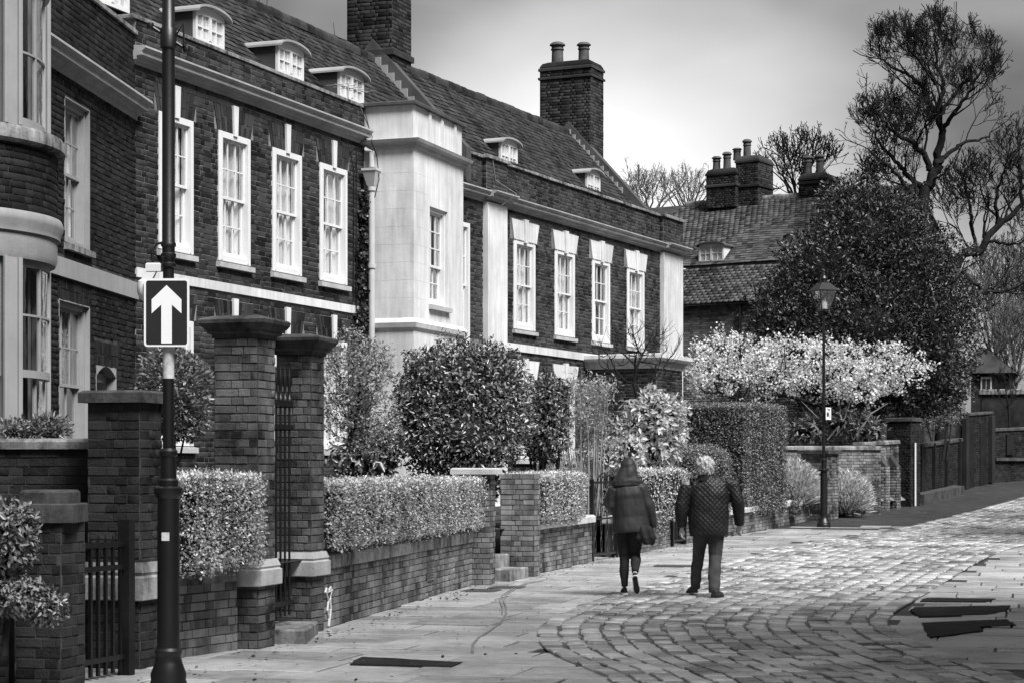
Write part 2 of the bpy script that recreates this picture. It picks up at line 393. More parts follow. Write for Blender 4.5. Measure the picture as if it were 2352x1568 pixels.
# ---------------------------------------------------------------- windows
def sash_window(root, u0, u1, z0, z1, depth=.06, nx=3, rows=(2, 2), cas=.10, curtain='net', sill=True, reveal=None, raised=0.0, name='window', sillm=None, room=True, pm=None):
    """box-sash window in the root's local frame: outer casing, two sashes, glazing bars, panes, curtain, dark room behind"""
    c = MB(); y = depth                                 # casing flush-ish with the brick
    c.box(u0, u0+cas, y-.05, y+.1, z0, z1).box(u1-cas, u1, y-.05, y+.1, z0, z1).box(u0+cas, u1-cas, y-.05, y+.1, z1-cas*.9, z1).box(u0+cas, u1-cas, y-.05, y+.1, z0, z0+cas*.8)
    c.box(u0+cas*.75, u0+cas, y-.062, y-.05, z0+.02, z1-.02).box(u1-cas, u1-cas*.75, y-.062, y-.05, z0+.02, z1-.02)
    wdw = c.build(name, pm or m_paint, root)
    a, b, lo, hi = u0+cas, u1-cas, z0+cas*.8, z1-cas*.9; mid = lo+(hi-lo)*rows[1]/(rows[0]+rows[1])+raised
    s = MB(); fr = .035; gb = .009
    def sash(za, zb, yy, nr, bot):
        s.box(a, a+fr, yy, yy+.035, za, zb).box(b-fr, b, yy, yy+.035, za, zb).box(a+fr, b-fr, yy, yy+.035, zb-fr, zb).box(a+fr, b-fr, yy, yy+.035, za, za+bot)
        ia, ib, ja, jb = a+fr, b-fr, za+bot, zb-fr
        for i in range(1, nx): s.box(ia+(ib-ia)*i/nx-gb, ia+(ib-ia)*i/nx+gb, yy+.004, yy+.03, ja, jb)
        for j in range(1, nr):
            zz = ja+(jb-ja)*j/nr
            for i in range(nx): s.box(ia+(ib-ia)*i/nx+(gb if i else 0), ia+(ib-ia)*(i+1)/nx-(gb if i < nx-1 else 0), yy+.006, yy+.028, zz-gb, zz+gb)
        for i in range(nx):
            for j in range(nr):
                p = MB(); t = random.uniform(-.003, .003); v = random.uniform(-.003, .003)
                x0_, x1_ = ia+(ib-ia)*i/nx, ia+(ib-ia)*(i+1)/nx; y0_, y1_ = ja+(jb-ja)*j/nr, ja+(jb-ja)*(j+1)/nr; m_ = yy+.016
                p.loftq([[(x0_, m_-t-v, y0_), (x1_, m_+t-v, y0_), (x1_, m_+t+v, y1_), (x0_, m_-t+v, y1_)], [(x0_, m_-t-v+.003, y0_), (x1_, m_+t-v+.003, y0_), (x1_, m_+t+v+.003, y1_), (x0_, m_-t+v+.003, y1_)]])
                p.build('pane', m_glass, wdw)
    sash(mid-.02, hi, y+.0, rows[0], .04); sash(lo, mid+.02, y+.045, rows[1], .07)
    s.build('sash', pm or m_paint, wdw)
    if room:
        r = MB(); Y0, Y1 = y+.1, y+1.4; x0_, x1_, a0, a1 = u0+cas*.5, u1-cas*.5, z0+.03, z1-.03
        r.add([(x0_,Y0,a0),(x1_,Y0,a0),(x1_,Y0,a1),(x0_,Y0,a1),(x0_,Y1,a0),(x1_,Y1,a0),(x1_,Y1,a1),(x0_,Y1,a1)], [(4,5,6,7),(0,1,5,4),(1,2,6,5),(2,3,7,6),(3,0,4,7)])
        r.build('room_interior', m_room, wdw)
    def drape(ua, ub, mat, yy, za=None, zb=None):
        k = 24; za = za or z0+.05; zb = zb or z1-.05; ph = random.uniform(0, 6); fr_ = []; bk = []
        top, bt = [], []
        for i in range(k+1):
            x = ua+(ub-ua)*i/k; d = .025*math.sin(ph+i*1.3)+.012*math.sin(i*2.9); top.append((x, yy+d, zb)); bt.append((x+.01*math.sin(i), yy+d*1.4, za))
        m = MB(); m.loftq([bt, top], cap=False, closed=False); m.loftq([[(p[0], p[1]+.004, p[2]) for p in bt], [(p[0], p[1]+.004, p[2]) for p in top]], cap=False, closed=False)
        m.build('curtain', mat, wdw)
    w_ = b-a
    if curtain == 'net': drape(a, b, m_curtain, y+.13)
    elif curtain == 'sides': drape(a, a+w_*.36, m_curtain, y+.13); drape(b-w_*.42, b, m_curtain, y+.13)
    elif curtain == 'left': drape(a, a+w_*.6, m_curtain, y+.2)
    elif curtain == 'right': drape(b-w_*.55, b, m_curtain, y+.2)
    elif curtain == 'dark': drape(a, a+w_*.3, m_curtD, y+.2); drape(b-w_*.3, b, m_curtD, y+.2)
    elif curtain == 'top': drape(a, b, m_curtain, y+.2, z0+(z1-z0)*.5)
    if sill:
        k = MB(); k.loftq([[(u0-.05, .08, z0-.1), (u1+.05, .08, z0-.1), (u1+.05, .08, z0-.002), (u0-.05, .08, z0-.002)], [(u0-.05, -.075, z0-.1), (u1+.05, -.075, z0-.1), (u1+.05, -.075, z0-.025), (u0-.05, -.075, z0-.025)]])
        k.build('window_sill', sillm or m_stone, wdw)
    return wdw
def keystone(root, uc, z0, z1, w0=.055, w1=.075, y=-.045, mat=None):
    return MB().prism([(uc-w0, z0), (uc+w0, z0), (uc+w1, z1), (uc-w1, z1)], y, .02).build('keystone', mat or m_paint, root)
def cornice(root, u0, u1, z0, z1, depth=.22, mat=None, name='cornice', ret=0.0):
    """moulded cornice as a profile swept along the front (y negative is outwards)"""
    h = z1-z0; pr = [(0.02, z0), (-depth*.1, z0), (-depth*.12, z0+h*.2), (-depth*.34, z0+h*.24), (-depth*.38, z0+h*.42), (-depth*.74, z0+h*.46), (-depth*.76, z0+h*.70), (-depth*.9, z0+h*.76), (-depth, z0+h*.86), (-depth, z0+h*.97), (-depth*.9, z1), (0.02, z1+.015)]
    return MB().prism([(p[0], p[1]) for p in pr], u0, u1, 'x').build(name, mat or m_cornice, root)
def dormer(root, u0, u1, zb, zt, yf, back, nx=2, cheek=None, paintm=None):
    """dormer with a segmental lead roof, lead cheeks and a white two-leaf casement; front at y=yf, running back into the roof"""
    rise = .09; k = 10; uc = (u0+u1)/2; hw = (u1-u0)/2
    arc = [(uc+hw*math.cos(math.pi*(1-i/k))*1.0, zt+rise*math.sin(math.pi*i/k)) for i in range(k+1)]
    sh = [(u0, zb)]+arc+[(u1, zb)]
    d = MB().prism(sh, yf+.05, yf+back).build('dormer', cheek or m_lead, root)
    r = MB(); e = .07
    ao = [(uc+(hw+e)*math.cos(math.pi*(1-i/k)), zt+.0+(rise+.035)*math.sin(math.pi*i/k)) for i in range(k+1)]
    ai = [(uc+(hw+e)*math.cos(math.pi*(1-i/k)), zt-.03+(rise+.03)*math.sin(math.pi*i/k)) for i in range(k+1)]
    r.prism(ao+ai[::-1], yf-.1, yf+back+.05).build('dormer_roof', m_leadp if cheek is None else m_lead, d)
    MB().box(u0+.02, u1-.02, yf+.038, yf+.048, zb, zt-.02).build('blind', m_curtain, d)
    f = MB(); c = .06
    f.prism([(u0, zb), (u0+c, zb), (u0+c, zt-.04), (u1-c, zt-.04), (u1-c, zb), (u1, zb)]+arc[::-1], yf, yf+.06)
    f.box(u0+c, u1-c, yf, yf+.06, zb, zb+.06)
    f.box(uc-.035, uc+.035, yf-.008, yf+.05, zb+.06, zt-.04)
    za, zc = zb+.06, zt-.04
    for a, b in ((u0+c, uc-.035), (uc+.035, u1-c)):
        f.box((a+b)/2-.011, (a+b)/2+.011, yf+.01, yf+.045, za, zc)
        f.box(a, (a+b)/2-.011, yf+.012, yf+.043, (za+zc)/2-.011, (za+zc)/2+.011).box((a+b)/2+.011, b, yf+.012, yf+.043, (za+zc)/2-.011, (za+zc)/2+.011)
        for i in range(2):
            for j in range(2):
                MB().box(a+(b-a)*i/2, a+(b-a)*(i+1)/2, yf+.026, yf+.03, za+(zc-za)*j/2, za+(zc-za)*(j+1)/2).build('pane', m_glass, d)
    f.build('window_frame', paintm or m_paint, d)
    return d
# ================================================================ the setting: ground
def grid_sheet(name, xs, ys, zf, mat, kind='structure'):
    V = [(x, y, zf(x, y)) for y in ys for x in xs]; n = len(xs)
    Q = np.array([(j*n+i, j*n+i+1, (j+1)*n+i+1, (j+1)*n+i) for j in range(len(ys)-1) for i in range(n-1)])
    return tag(mesh_np(name, V, Q, mat, smooth=True), kind=kind)
m_asph = M('asphalt', .01, .035, .8, ns=3, na=.8, bump=.5, bs=120, spec=.1)
m_flag = M('wet_flagstone', .2, .52, .28, rnd=.5, ns=1.1, na=.8, bump=.25, bs=25, rvar=.4, spec=.6, mot=.5)
m_sett = M('wet_gritstone_sett', .09, .5, .26, rnd=.75, ns=.8, na=1.0, bump=.6, bs=22, rvar=.4, spec=.6, mot=.3)
m_joint = M('sett_joint', .03, .16, .7, ns=1.5, na=1.0, bump=.4, mot=.4)
m_path = M('path_tarmac', .02, .06, .5, ns=2, na=.8, bump=.4, bs=90, rvar=.3)
ys = list(np.concatenate([np.arange(-60, 24, 6), np.arange(24, 90, 2), np.geomspace(90, 1500, 20)]))
xs = list(np.concatenate([-np.geomspace(800, 20, 12), np.arange(-16, 32, 4), np.geomspace(34, 800, 12)]))
grid_sheet('ground', xs, ys, lambda x, y: G(y)-.06, m_asph)

# plan of the street: left (outer) and right (inner) edges of the sett carriageway
ROAD = [((1.6, 4), (4.9, 4)), ((1.3, 9), (4.3, 9)), ((1.05, 12), (4.05, 12)), ((.75, 15), (3.9, 15.2)), ((.35, 17.3), (3.8, 17.0)), ((.25, 18.9), (3.78, 18.6)),
        ((.3, 20.5), (3.85, 20.2)), ((.6, 22.3), (4.16, 21.8)), ((1.34, 25.6), (5.0, 24.6)), ((5.1, 38), (8.9, 36.4)), ((8.9, 45.5), (12.5, 43.6)), ((15.4, 60), (18.7, 58.2)), ((20, 70), (23.3, 68.2))]
def cr(p0, p1, p2, p3, t):
    return tuple(.5*((2*b)+(-a+c)*t+(2*a-5*b+4*c-d)*t*t+(-a+3*b-3*c+d)*t**3) for a, b, c, d in zip(p0, p1, p2, p3))
def road_samples():
    L = []; n = len(ROAD)
    for i in range(n-1):
        k = 12
        for j in range(k):
            q = [ROAD[max(0, min(n-1, i+d))] for d in (-1, 0, 1, 2)]
            L.append((cr(*[a[0] for a in q], j/k), cr(*[a[1] for a in q], j/k)))
    L.append(ROAD[-1]); return L
RS = road_samples()
def road_pt(i, f):          # i float index into RS, f across 0..1
    k = min(int(i), len(RS)-2); t = i-k; a = RS[k]; b = RS[k+1]
    l = [a[0][q]+(b[0][q]-a[0][q])*t for q in (0, 1)]; r = [a[1][q]+(b[1][q]-a[1][q])*t for q in (0, 1)]
    return (l[0]+(r[0]-l[0])*f, l[1]+(r[1]-l[1])*f)
def in_road(x, y, m=0.0):
    for k in range(len(RS)-1):
        a, b = RS[k], RS[k+1]
        y0 = min(a[0][1], a[1][1], b[0][1]); y1 = max(a[0][1], b[0][1], b[1][1])
        if not (y0-.5 <= y <= y1+.5): continue
        lx = a[0][0]+(b[0][0]-a[0][0])*min(1, max(0, (y-a[0][1])/max(1e-3, b[0][1]-a[0][1])))
        rx = a[1][0]+(b[1][0]-a[1][0])*min(1, max(0, (y-a[1][1])/max(1e-3, b[1][1]-a[1][1])))
        if lx+m < x < rx-m: return True
    return False
rb = MB(); nr = len(RS)
V = []; 
for i in range(nr):
    for j in range(9):
        x, y = road_pt(min(i, nr-1.001), j/8); V.append((x, y, G(y)+.008))
Q = np.array([(i*9+j, i*9+j+1, (i+1)*9+j+1, (i+1)*9+j) for i in range(nr-1) for j in range(8)])
road = tag(mesh_np('road', V, Q, m_joint, smooth=True), kind='structure')
# setts in long courses that follow the bend
rr = random.Random(3); setts = []; NC = 17
clen = [0.0]
for k in range(nr-1):
    a = road_pt(k, .5); b = road_pt(k+1-1e-6, .5); clen.append(clen[-1]+math.dist(a, b))
def idx_at(s):
    import bisect
    k = max(0, min(nr-2, bisect.bisect(clen, s)-1)); return k+min(.999, (s-clen[k])/max(1e-6, clen[k+1]-clen[k]))
for c in range(NC):
    f0, f1 = c/NC, (c+1)/NC; s = 4+rr.uniform(0, .4)
    while s < clen[-1]-1:
        i0 = idx_at(s); yy = road_pt(i0, (f0+f1)/2)[1]
        ln = rr.uniform(.17, .36)*(1.0 if yy < 30 else 1.15)
        if c in (0, NC-1, NC-2): ln *= 1.2
        i1 = idx_at(s+ln)
        a = road_pt(i0, (f0+f1)/2); b = road_pt(i1, (f0+f1)/2); mid = ((a[0]+b[0])/2, (a[1]+b[1])/2)
        l = road_pt((i0+i1)/2, f0); r_ = road_pt((i0+i1)/2, f1)
        # smooth raised-table crossing without setts
        tdx = Vector((b[0]-a[0], b[1]-a[1])); al = tdx.length; tdx.normalize()
        cw = abs((r_[0]-l[0])*tdx.y-(r_[1]-l[1])*tdx.x)
        gj = rr.uniform(.012, .05); an = math.atan2(tdx.y, tdx.x)-math.pi/2+rr.uniform(-.07, .07); ca, sa = math.cos(an), math.sin(an)
        X, Y = mid[0]+rr.uniform(-.014, .014), mid[1]; h = .021+rr.uniform(-.010, .010); tl = (G(Y+.1)-G(Y-.1))/.2+rr.uniform(-.02, .02); tx = rr.uniform(-.03, .03)
        sink = .01 if c == NC-3 else 0
        w_, l_ = cw-gj, al-rr.uniform(.012, .03)
        setts.append([[ca*w_, -sa*l_, 0, X], [sa*w_, ca*l_, 0, Y], [tx*w_, tl*l_, h, G(Y)+.005-sink], [0, 0, 0, 1]])
        s += ln
def place_flat(name, plural, mats, tmpls, mat, parent, nobj=300, maxd=None):
    # for stones lying flat the shown size depends on their plan size
    P = np.array(mats); yy = np.maximum(P[:, 1, 3], .3); sx = CX+P[:, 0, 3]/yy*F; sy = HY-(P[:, 2, 3]-EYE)/yy*F
    vis = (sx > 0) & (sx < 2352) & (sy < 1568) & (P[:, 1, 3] > 3)
    score = np.where(vis, np.linalg.norm(P[:, :3, 0], axis=1)*np.linalg.norm(P[:, :3, 1], axis=1)/yy**3, -1)
    order = np.argsort(-score); ch = [i for i in order[:nobj] if score[i] > 0]
    ti = RNG.integers(0, len(tmpls), len(P)); meshes = []
    for V, Q in tmpls:
        me = bpy.data.meshes.new(name); me.from_pydata([tuple(v) for v in V], [], [tuple(int(i) for i in q) for q in Q]); me.update(); me.materials.append(mat); meshes.append(me)
    for i in ch:
        o = bpy.data.objects.new(name, meshes[ti[i]]); COL.objects.link(o); o.parent = parent; o.matrix_basis = Matrix([list(r) for r in P[i]])
    rest = np.ones(len(P), bool); rest[ch] = False; VV, QQ, b = [], [], 0
    for t, (V, Q) in enumerate(tmpls):
        S = P[rest & (ti == t)]
        if not len(S): continue
        v = np.einsum('nij,kj->nki', S[:, :3, :3], V)+S[:, None, :3, 3]
        VV.append(v.reshape(-1, 3)); QQ.append((Q[None]+(b+np.arange(len(S))*len(V))[:, None, None]).reshape(-1, 4)); b += len(S)*len(V)
    if VV: mesh_np(plural, np.concatenate(VV), np.concatenate(QQ), mat, parent)['kind'] = 'stuff'
place_flat('sett', 'setts', setts, [tmpl_stone(k) for k in range(7)], m_sett, road)

# flagged pavement on both sides of the carriageway
pv_y = list(np.arange(6, 84, 1.5)); pv_x = list(np.arange(-9, 34, 1.5))
pavement = grid_sheet('pavement', pv_x, pv_y, lambda x, y: G(y)-.012, m_path)
WALL_LINE = [(-3.2, 13), (-2.9, 15.2), (-2.33, 17.85), (-1.88, 19.5), (-.46, 27.97), (.09, 29.5), (1.29, 33.98), (3.29, 39.2), (4.95, 43.2), (7.47, 49.2), (9.31, 52.6), (11.5, 57.9), (15.07, 66), (18.5, 71)]
def wall_x(y):
    for a, b in zip(WALL_LINE, WALL_LINE[1:]):
        if a[1] <= y <= b[1]: return a[0]+(b[0]-a[0])*(y-a[1])/(b[1]-a[1])
    return -3.4 if y < 13 else 19
rr = random.Random(21); flags = []
ua = math.atan2(-.25, .97); uxv = (math.cos(ua), math.sin(ua)); vxv = (-math.sin(ua), math.cos(ua))
v = 2.0
while v < 80:
    d = rr.choice((.45, .6, .6, .75, .9)); u = -14+rr.uniform(0, .6)
    while u < 14:
        ln = rr.choice((.55, .7, .9, .9, 1.15)); c = (uxv[0]*(u+ln/2)+vxv[0]*(v+d/2), uxv[1]*(u+ln/2)+vxv[1]*(v+d/2))
        x, y = c; u += ln
        if y < 7 or y > 46+rr.uniform(-1, 1) or in_road(x, y, .3) or x < wall_x(y)-.7: continue
        if x > 9 and y < 30: continue
        sx = CX+x/y*F
        if not (-150 < sx < 2500): continue
        if in_road(x, y) and x > 2 and False: continue
        g = rr.uniform(.014, .03); an = ua+rr.uniform(-.012, .012); ca, sa = math.cos(an), math.sin(an); h = .013+rr.uniform(-.008, .009); tx, ty = rr.uniform(-.005, .005), rr.uniform(-.009, .006)+(G(y+.1)-G(y-.1))/.2
        w_, l_ = ln-g, d-g
        flags.append([[ca*w_, -sa*l_, 0, x], [sa*w_, ca*l_, 0, y], [tx*w_, ty*l_, h, G(y)-.010], [0, 0, 0, 1]])
    v += d
def tmpl_flag(seed):
    r = random.Random(seed); ring = [(-.5,-.5),(.5,-.5),(.5,.5),(-.5,.5)]
    b = [(x+r.uniform(-.008,.008), y+r.uniform(-.012,.012)) for x, y in ring]
    V = [(x,y,0) for x,y in b]+[(x,y,.75) for x,y in b]+[(x*.988,y*.985,1) for x,y in b]
    Q = [(k*4+j, k*4+(j+1)%4, (k+1)*4+(j+1)%4, (k+1)*4+j) for k in range(2) for j in range(4)]+[(8,9,10,11)]
    return np.array(V, float), np.array(Q)
place_flat('flagstone', 'flagstones', flags, [tmpl_flag(k) for k in range(5)], m_flag, pavement)
# tarmac repair strips, ironwork and a tyre mark lying in the paving
def lay_sheet(name, px, z, mat, parent):
    pts = []; rq = random.Random(len(px)+int(px[0][0]))
    for k, (x, y) in enumerate(px):
        x2, y2 = px[(k+1) % len(px)]; a, b = gp(x, y), gp(x2, y2); nn = max(2, int(math.dist(a, b)/.12))
        for q in range(nn): pts.append((a[0]+(b[0]-a[0])*q/nn+rq.uniform(-.012, .012), a[1]+(b[1]-a[1])*q/nn+rq.uniform(-.02, .02)))
    m = MB()
    m.loftq([[(p[0], p[1], G(p[1])-.02) for p in pts], [(p[0], p[1], G(p[1])+z) for p in pts]]); return m.build(name, mat, parent)
lay_sheet('tarmac_patch', [(803, 1527), (830, 1511), (1060, 1523), (1035, 1533)][::-1], .0165, m_asph, pavement)
lay_sheet('tarmac_patch', [(2112, 1382), (2128, 1374), (2288, 1376), (2262, 1383)][::-1], .0165, m_asph, pavement)
lay_sheet('tarmac_patch', [(2090, 1402), (2100, 1396), (2320, 1392), (2310, 1404), (2268, 1412), (2110, 1418)][::-1], .0165, m_asph, pavement)
lay_sheet('tarmac_patch', [(2115, 1432), (2310, 1424), (2332, 1437), (2250, 1441), (2258, 1450), (2135, 1466)][::-1], .0165, m_asph, pavement)
m_wetline = M('tyre_rubber_mark', .13, .24, .5, ns=9, na=1)
def strip(name, px, w0, z, mat, parent):
    pts = [Vector(gp(x, y)) for x, y in px]; L = []; Rr = []
    for i, p in enumerate(pts):
        t = (pts[min(i+1, len(pts)-1)]-pts[max(0, i-1)]).normalized(); n_ = Vector((-t.y, t.x))*w0/2
        L.append((p.x+n_.x, p.y+n_.y, G(p.y)+z)); Rr.append((p.x-n_.x, p.y-n_.y, G(p.y)+z))
    m = MB(); m.loftq([[(a[0], a[1], a[2]-.02), (b[0], b[1], b[2]-.02), b, a] for a, b in zip(L, Rr)]); return m.build(name, mat, parent)
tyre = [(1085, 1500), (1087, 1480), (1100, 1466), (1125, 1450), (1148, 1432), (1162, 1412), (1163, 1395), (1156, 1380), (1162, 1368), (1185, 1352), (1215, 1340), (1245, 1335)]
strip('tyre_mark', tyre, .022, .0165, m_wetline, pavement); strip('tyre_mark', [(x-9+i*.4, y) for i, (x, y) in enumerate(tyre[5:])], .02, .0165, m_wetline, pavement)
def drain(px, w_, l_, nb):
    x, y = gp(*px); z = G(y)+.004; m = MB(); m.box(-w_/2, w_/2, -l_/2, -l_/2+.03, 0, .016).box(-w_/2, w_/2, l_/2-.03, l_/2, 0, .016)
    for i in range(nb): m.box(-w_/2+i*w_/(nb-1)-.012, -w_/2+i*w_/(nb-1)+.012, -l_/2+.03, l_/2-.03, 0, .014)
    m.box(-w_/2, w_/2, -l_/2, l_/2, -.03, .004)
    o = m.build('drain_grate', m_grate, pavement); o.location = (x, y, z); o.rotation_euler = (0, 0, ua)
drain((1105, 1357), .42, .5, 9); drain((1165, 1350), .42, .42, 9); drain((1555, 1300), .7, .35, 12)

# raised gardens behind the retaining walls
A = Frame(-5.11, 27.0, .388, 1); B = Frame(-1.06, 40, .460, 1); C = Frame(-5.11, 27.0, .0905, 1); E_ = Frame(-1.65, 33.4, .337, 1)
gl = [(-2.45, 18.1), (-1.95, 19.9), (-.62, 28.1), (-.05, 29.8), (1.15, 34.1), (3.15, 39.3), (4.8, 43.3), (7.3, 49.3), (9.1, 52.8)]
gr = [A.w(-7), A.w(-4), A.w(1, .0), A.w(3), A.w(7), B.w(2), B.w(7), B.w(12), B.w(16)]
V = []; 
for k, (a, b) in enumerate(zip(gl, gr)):
    for j in range(6):
        f = j/5; V.append((a[0]+(b[0]-a[0])*f, a[1]+(b[1]-a[1])*f, .72+G(a[1])+.05*math.sin(k*2+j)*(0 < j < 5)))
tag(mesh_np('garden_bed', V, np.array([(i*6+j, i*6+j+1, (i+1)*6+j+1, (i+1)*6+j) for i in range(len(gl)-1) for j in range(5)]), m_soil, smooth=True), kind='structure')
# ================================================================ houses
def off_at(fr, u, x):
    k = (x-CX)/F; return (k*(fr.o[1]+fr.u[1]*u)-(fr.o[0]+fr.u[0]*u))/(fr.n[0]-k*fr.n[1])
def root_at(fr, name, label, cat='house', z=0): return empty(name, (fr.o[0], fr.o[1], z), fr.a, label, cat)
def ridge_tiles(root, u0, u1, y, z, mat, name='ridge_tile'):
    m = MB(); n = int((u1-u0)/.32)
    for i in range(n):
        a = u0+(u1-u0)*i/n; b = u0+(u1-u0)*(i+1)/n-.012; r0, r1 = .105+random.uniform(-.006, .006), .11; dz = random.uniform(-.012, .012)
        m.loftq([[(x, y+r*math.cos(math.pi*j/8), z-.04+dz+r*math.sin(math.pi*j/8)) for j in range(9)]+[(x, y-r, z-.12+dz), (x, y+r, z-.12+dz)] for x, r in ((a, r0), (b, r1))])
    return m.build(name, mat, root)
def chimney(root, u0, u1, y0, y1, z0, z1, bmat, pots=(), cap=True, bands=(), nobj=0):
    c = MB().box(u0, u1, y0, y1, z0, z1).build('chimney', m_mortarD, root); ms = []
    for (x, y, a, L) in ((u0, y1, -math.pi/2, y1-y0), (u0, y0, 0, u1-u0), (u1, y0, math.pi/2, y1-y0)):
        ms += lay(face_fn(x, y, a), L, z0, z1, seed=int(z1*10))
    place('brick', 'chimney_bricks', ms, [TB], bmat, c, nobj)
    k = MB()
    for zb, h, e in bands: k.cbox(u0-e, u1+e, y0-e, y1+e, zb, zb+h, .01)
    if cap: k.cbox(u0-.035, u1+.035, y0-.035, y1+.035, z1, z1+.07, .01).loftq([[(u0-e,y0-e,z1+z_),(u1+e,y0-e,z1+z_),(u1+e,y1+e,z1+z_),(u0-e,y1+e,z1+z_)] for e, z_ in ((.01, .07), (.0, .12), (-.05, .2), (-.16, .25))])
    if k.v: k.build('chimney_cap', bmat, c)
    for (x, y, h, r) in pots:
        zb = z1+.18
        MB().lathe([(r*1.05, zb), (r, zb+.05), (r*.92, zb+h*.66), (r*1.08, zb+h*.68), (r*1.08, zb+h*.72), (r*.95, zb+h*.75), (r*1.0, zb+h*.84), (r*1.3, zb+h*.87), (r*1.25, zb+h*.91), (r*1.05, zb+h*.96), (r*.8, zb+h), (r*.6, zb+h), (r*.55, zb+h*.8)], (x, y), 14).build('chimney_pot', m_pot, c, True)
    return c
def gable_coping(root, u0, u1, ye, ze, yr, zr, mat, both=True):
    m = MB(); t = .13
    for s in ((ye, ze, yr, zr),)+(((2*yr-ye, ze, yr, zr),) if both else ()):
        m.loftq([[(u, s[0], s[1]-.5) , (u, s[2], s[3]-.5), (u, s[2], s[3]+t), (u, s[0], s[1]+t)] for u in (u0, u1)])
    return m.build('gable_coping', mat, root)
def roof_plane(mb, u0, u1, ye, ze, yr, zr, th=.06):
    return mb.loftq([[(u, ye, ze-th), (u, yr, zr-th), (u, yr, zr), (u, ye, ze)] for u in (u0, u1)])

# ---------------------------------------------------------------- left-centre brick house
hA = root_at(A, 'brick_house', 'dark brick house with four white upstairs sash windows and arched dormers, behind the arrow sign')
WU = [(.588, 1.519), (2.24, 3.198), (3.903, 4.878), (5.519, 6.52)]
opU = [(a, b, 4.67, 6.57) for a, b in WU]; opL = [(a, b, 1.95, 3.72) for a, b in WU]
core = MB(); slab_wall(core, 9.3, .3, 7.72, opU+opL, 0, .3); wallA = core.build('wall', m_mortar, hA)
arch = [(a-.1, b+.1, 6.57, 6.95) for a, b in WU]+[(a-.1, b+.1, 3.72, 4.1) for a, b in WU]
strA = [(0, 7.5, 4.22, 4.35)]
bm = lay(face_fn(0, 0, 0), 7.5, .6, 7.1, opU+opL+arch+strA, seed=1)+lay(face_fn(0, 0, 0), 7.5, 7.33, 7.72, seed=2)
place('brick', 'brickwork', bm, [TB], m_brickA, wallA, 300, (430, 150, 840, 760))
for i, (a, b) in enumerate(WU):
    sash_window(hA, a, b, 4.67, 6.57, depth=.03, curtain=('net', 'net', 'net', 'sides')[i])
    sash_window(hA, a, b, 1.95, 3.72, depth=.03, curtain=('net', 'sides', 'net', 'net')[i])
    for z0, z1 in ((6.57, 6.95), (3.72, 4.1)):
        voussoirs(a-.02, b+.02, z0, z1, keyw=.05).build('brick_arch', m_brickA, hA); keystone(hA, (a+b)/2, z0-.03, z1+.04)
MB().box(0, 7.6, -.035, .02, 4.22, 4.35).build('string_course', m_render, hA)
cornice(hA, -.1, 7.12, 7.1, 7.33, .22)
MB().cbox(-.1, 7.2, -.03, .33, 7.72, 7.77, .01).build('parapet_coping', m_stoneD, hA)
rfA = MB(); roof_plane(rfA, -3, 12.2, .35, 7.6, 2.2, 9.66); roof_plane(rfA, -3, 12.2, 4.4, 7.2, 2.2, 9.66)
roofA = rfA.build('roof', m_tile, hA)
place('roof_tile', 'roof_tiles', tiles_on(lambda f: -3, lambda f: 12.2, .35, 7.6, 2.2, 9.66, 5), [TX], m_tile, roofA, 300, (380, 20, 960, 230))
ridge_tiles(roofA, -3, 12.1, 2.2, 9.72, m_tile)
for u0, u1 in ((2.47, 3.33), (5.06, 5.96), (7.3, 8.25), (-.2, .66)): dormer(hA, u0, u1, 7.97, 8.42, .5, 1.5)
gable_coping(hA, 12.2, 12.45, .2, 7.72, 2.2, 9.95, m_lead)
o0, o1 = -off_at(A, 12.25, 901), -off_at(A, 12.25, 797)
chimney(hA, 12.25, 13.15, o0, o1, 7.8, 14.2, m_brickA, bands=((9.75, .12, .05),))
# stepped lead flashing where the roof meets the stack
fl = MB()
for k in range(7):
    f = k/7; y = 1.15+1.0*f; fl.box(12.17, 12.24, y, y+.17, 8.45+1.13*f, 8.72+1.15*f)
fl.build('lead_flashing', m_leadp, hA)
# rear wing roof with broken ridge
rw = MB(); roof_plane(rw, 8.2, 10.4, 3.2, 9.3, 4.6, 10.75); rw.loftq([[(8.2, 3.2, 9.3), (8.2, 6, 9.3), (8.21, 4.6, 10.75)], [(7.2, 3.2, 9.0), (7.2, 6, 9.0), (7.9, 4.6, 10.6)]])
rwo = rw.build('rear_roof', m_tile, hA)
place('roof_tile', 'rear_roof_tiles', tiles_on(lambda f: 7.4+.6*f, lambda f: 10.4-.2*f, 3.2, 9.3, 4.6, 10.75, 9), [TX], m_tile, rwo, 0); ridge_tiles(rwo, 7.9, 10.3, 4.6, 10.82, m_tile)
tw = MB()
for u, y, h in ((6.9, 2.4, .5), (7.3, 2.5, .35), (7.9, 2.4, .3), (8.2, 2.4, .55), (10.9, 2.4, .4), (11.5, 2.4, .35)): tw.tube([(u, y, 9.6), (u+.03, y, 9.75+h*.5), (u-.02, y, 9.75+h)], [.008, .006, .004], 5)
tw.build('roof_twigs', m_bark, hA)
ae = MB(); u, y, z = 7.0, -.1, 7.95
ae.tube([(u, .2, 7.75), (u, .2, 8.12)], .012, 6).tube([(u-.5, .2, 8.02), (u+.75, .2, 8.1)], .008, 5)
for k in range(5): ae.tube([(u-.4+k*.26, .0, 8.03+k*.017), (u-.4+k*.26, .42, 8.03+k*.017)], .005, 5)
ae.build('tv_aerial', m_leadp, hA)
cb = MB(); cb.tube([(7.0, -.03, 7.7), (7.02, -.2, 7.3), (6.9, -.04, 7.05), (6.6, -.03, 6.9), (6.75, -.03, 6.6), (6.73, -.03, 4.4)], .009, 5).tube([(6.85, -.03, 7.0), (6.84, -.03, 4.3)], .007, 5); cb.build('cable', m_iron, hA)

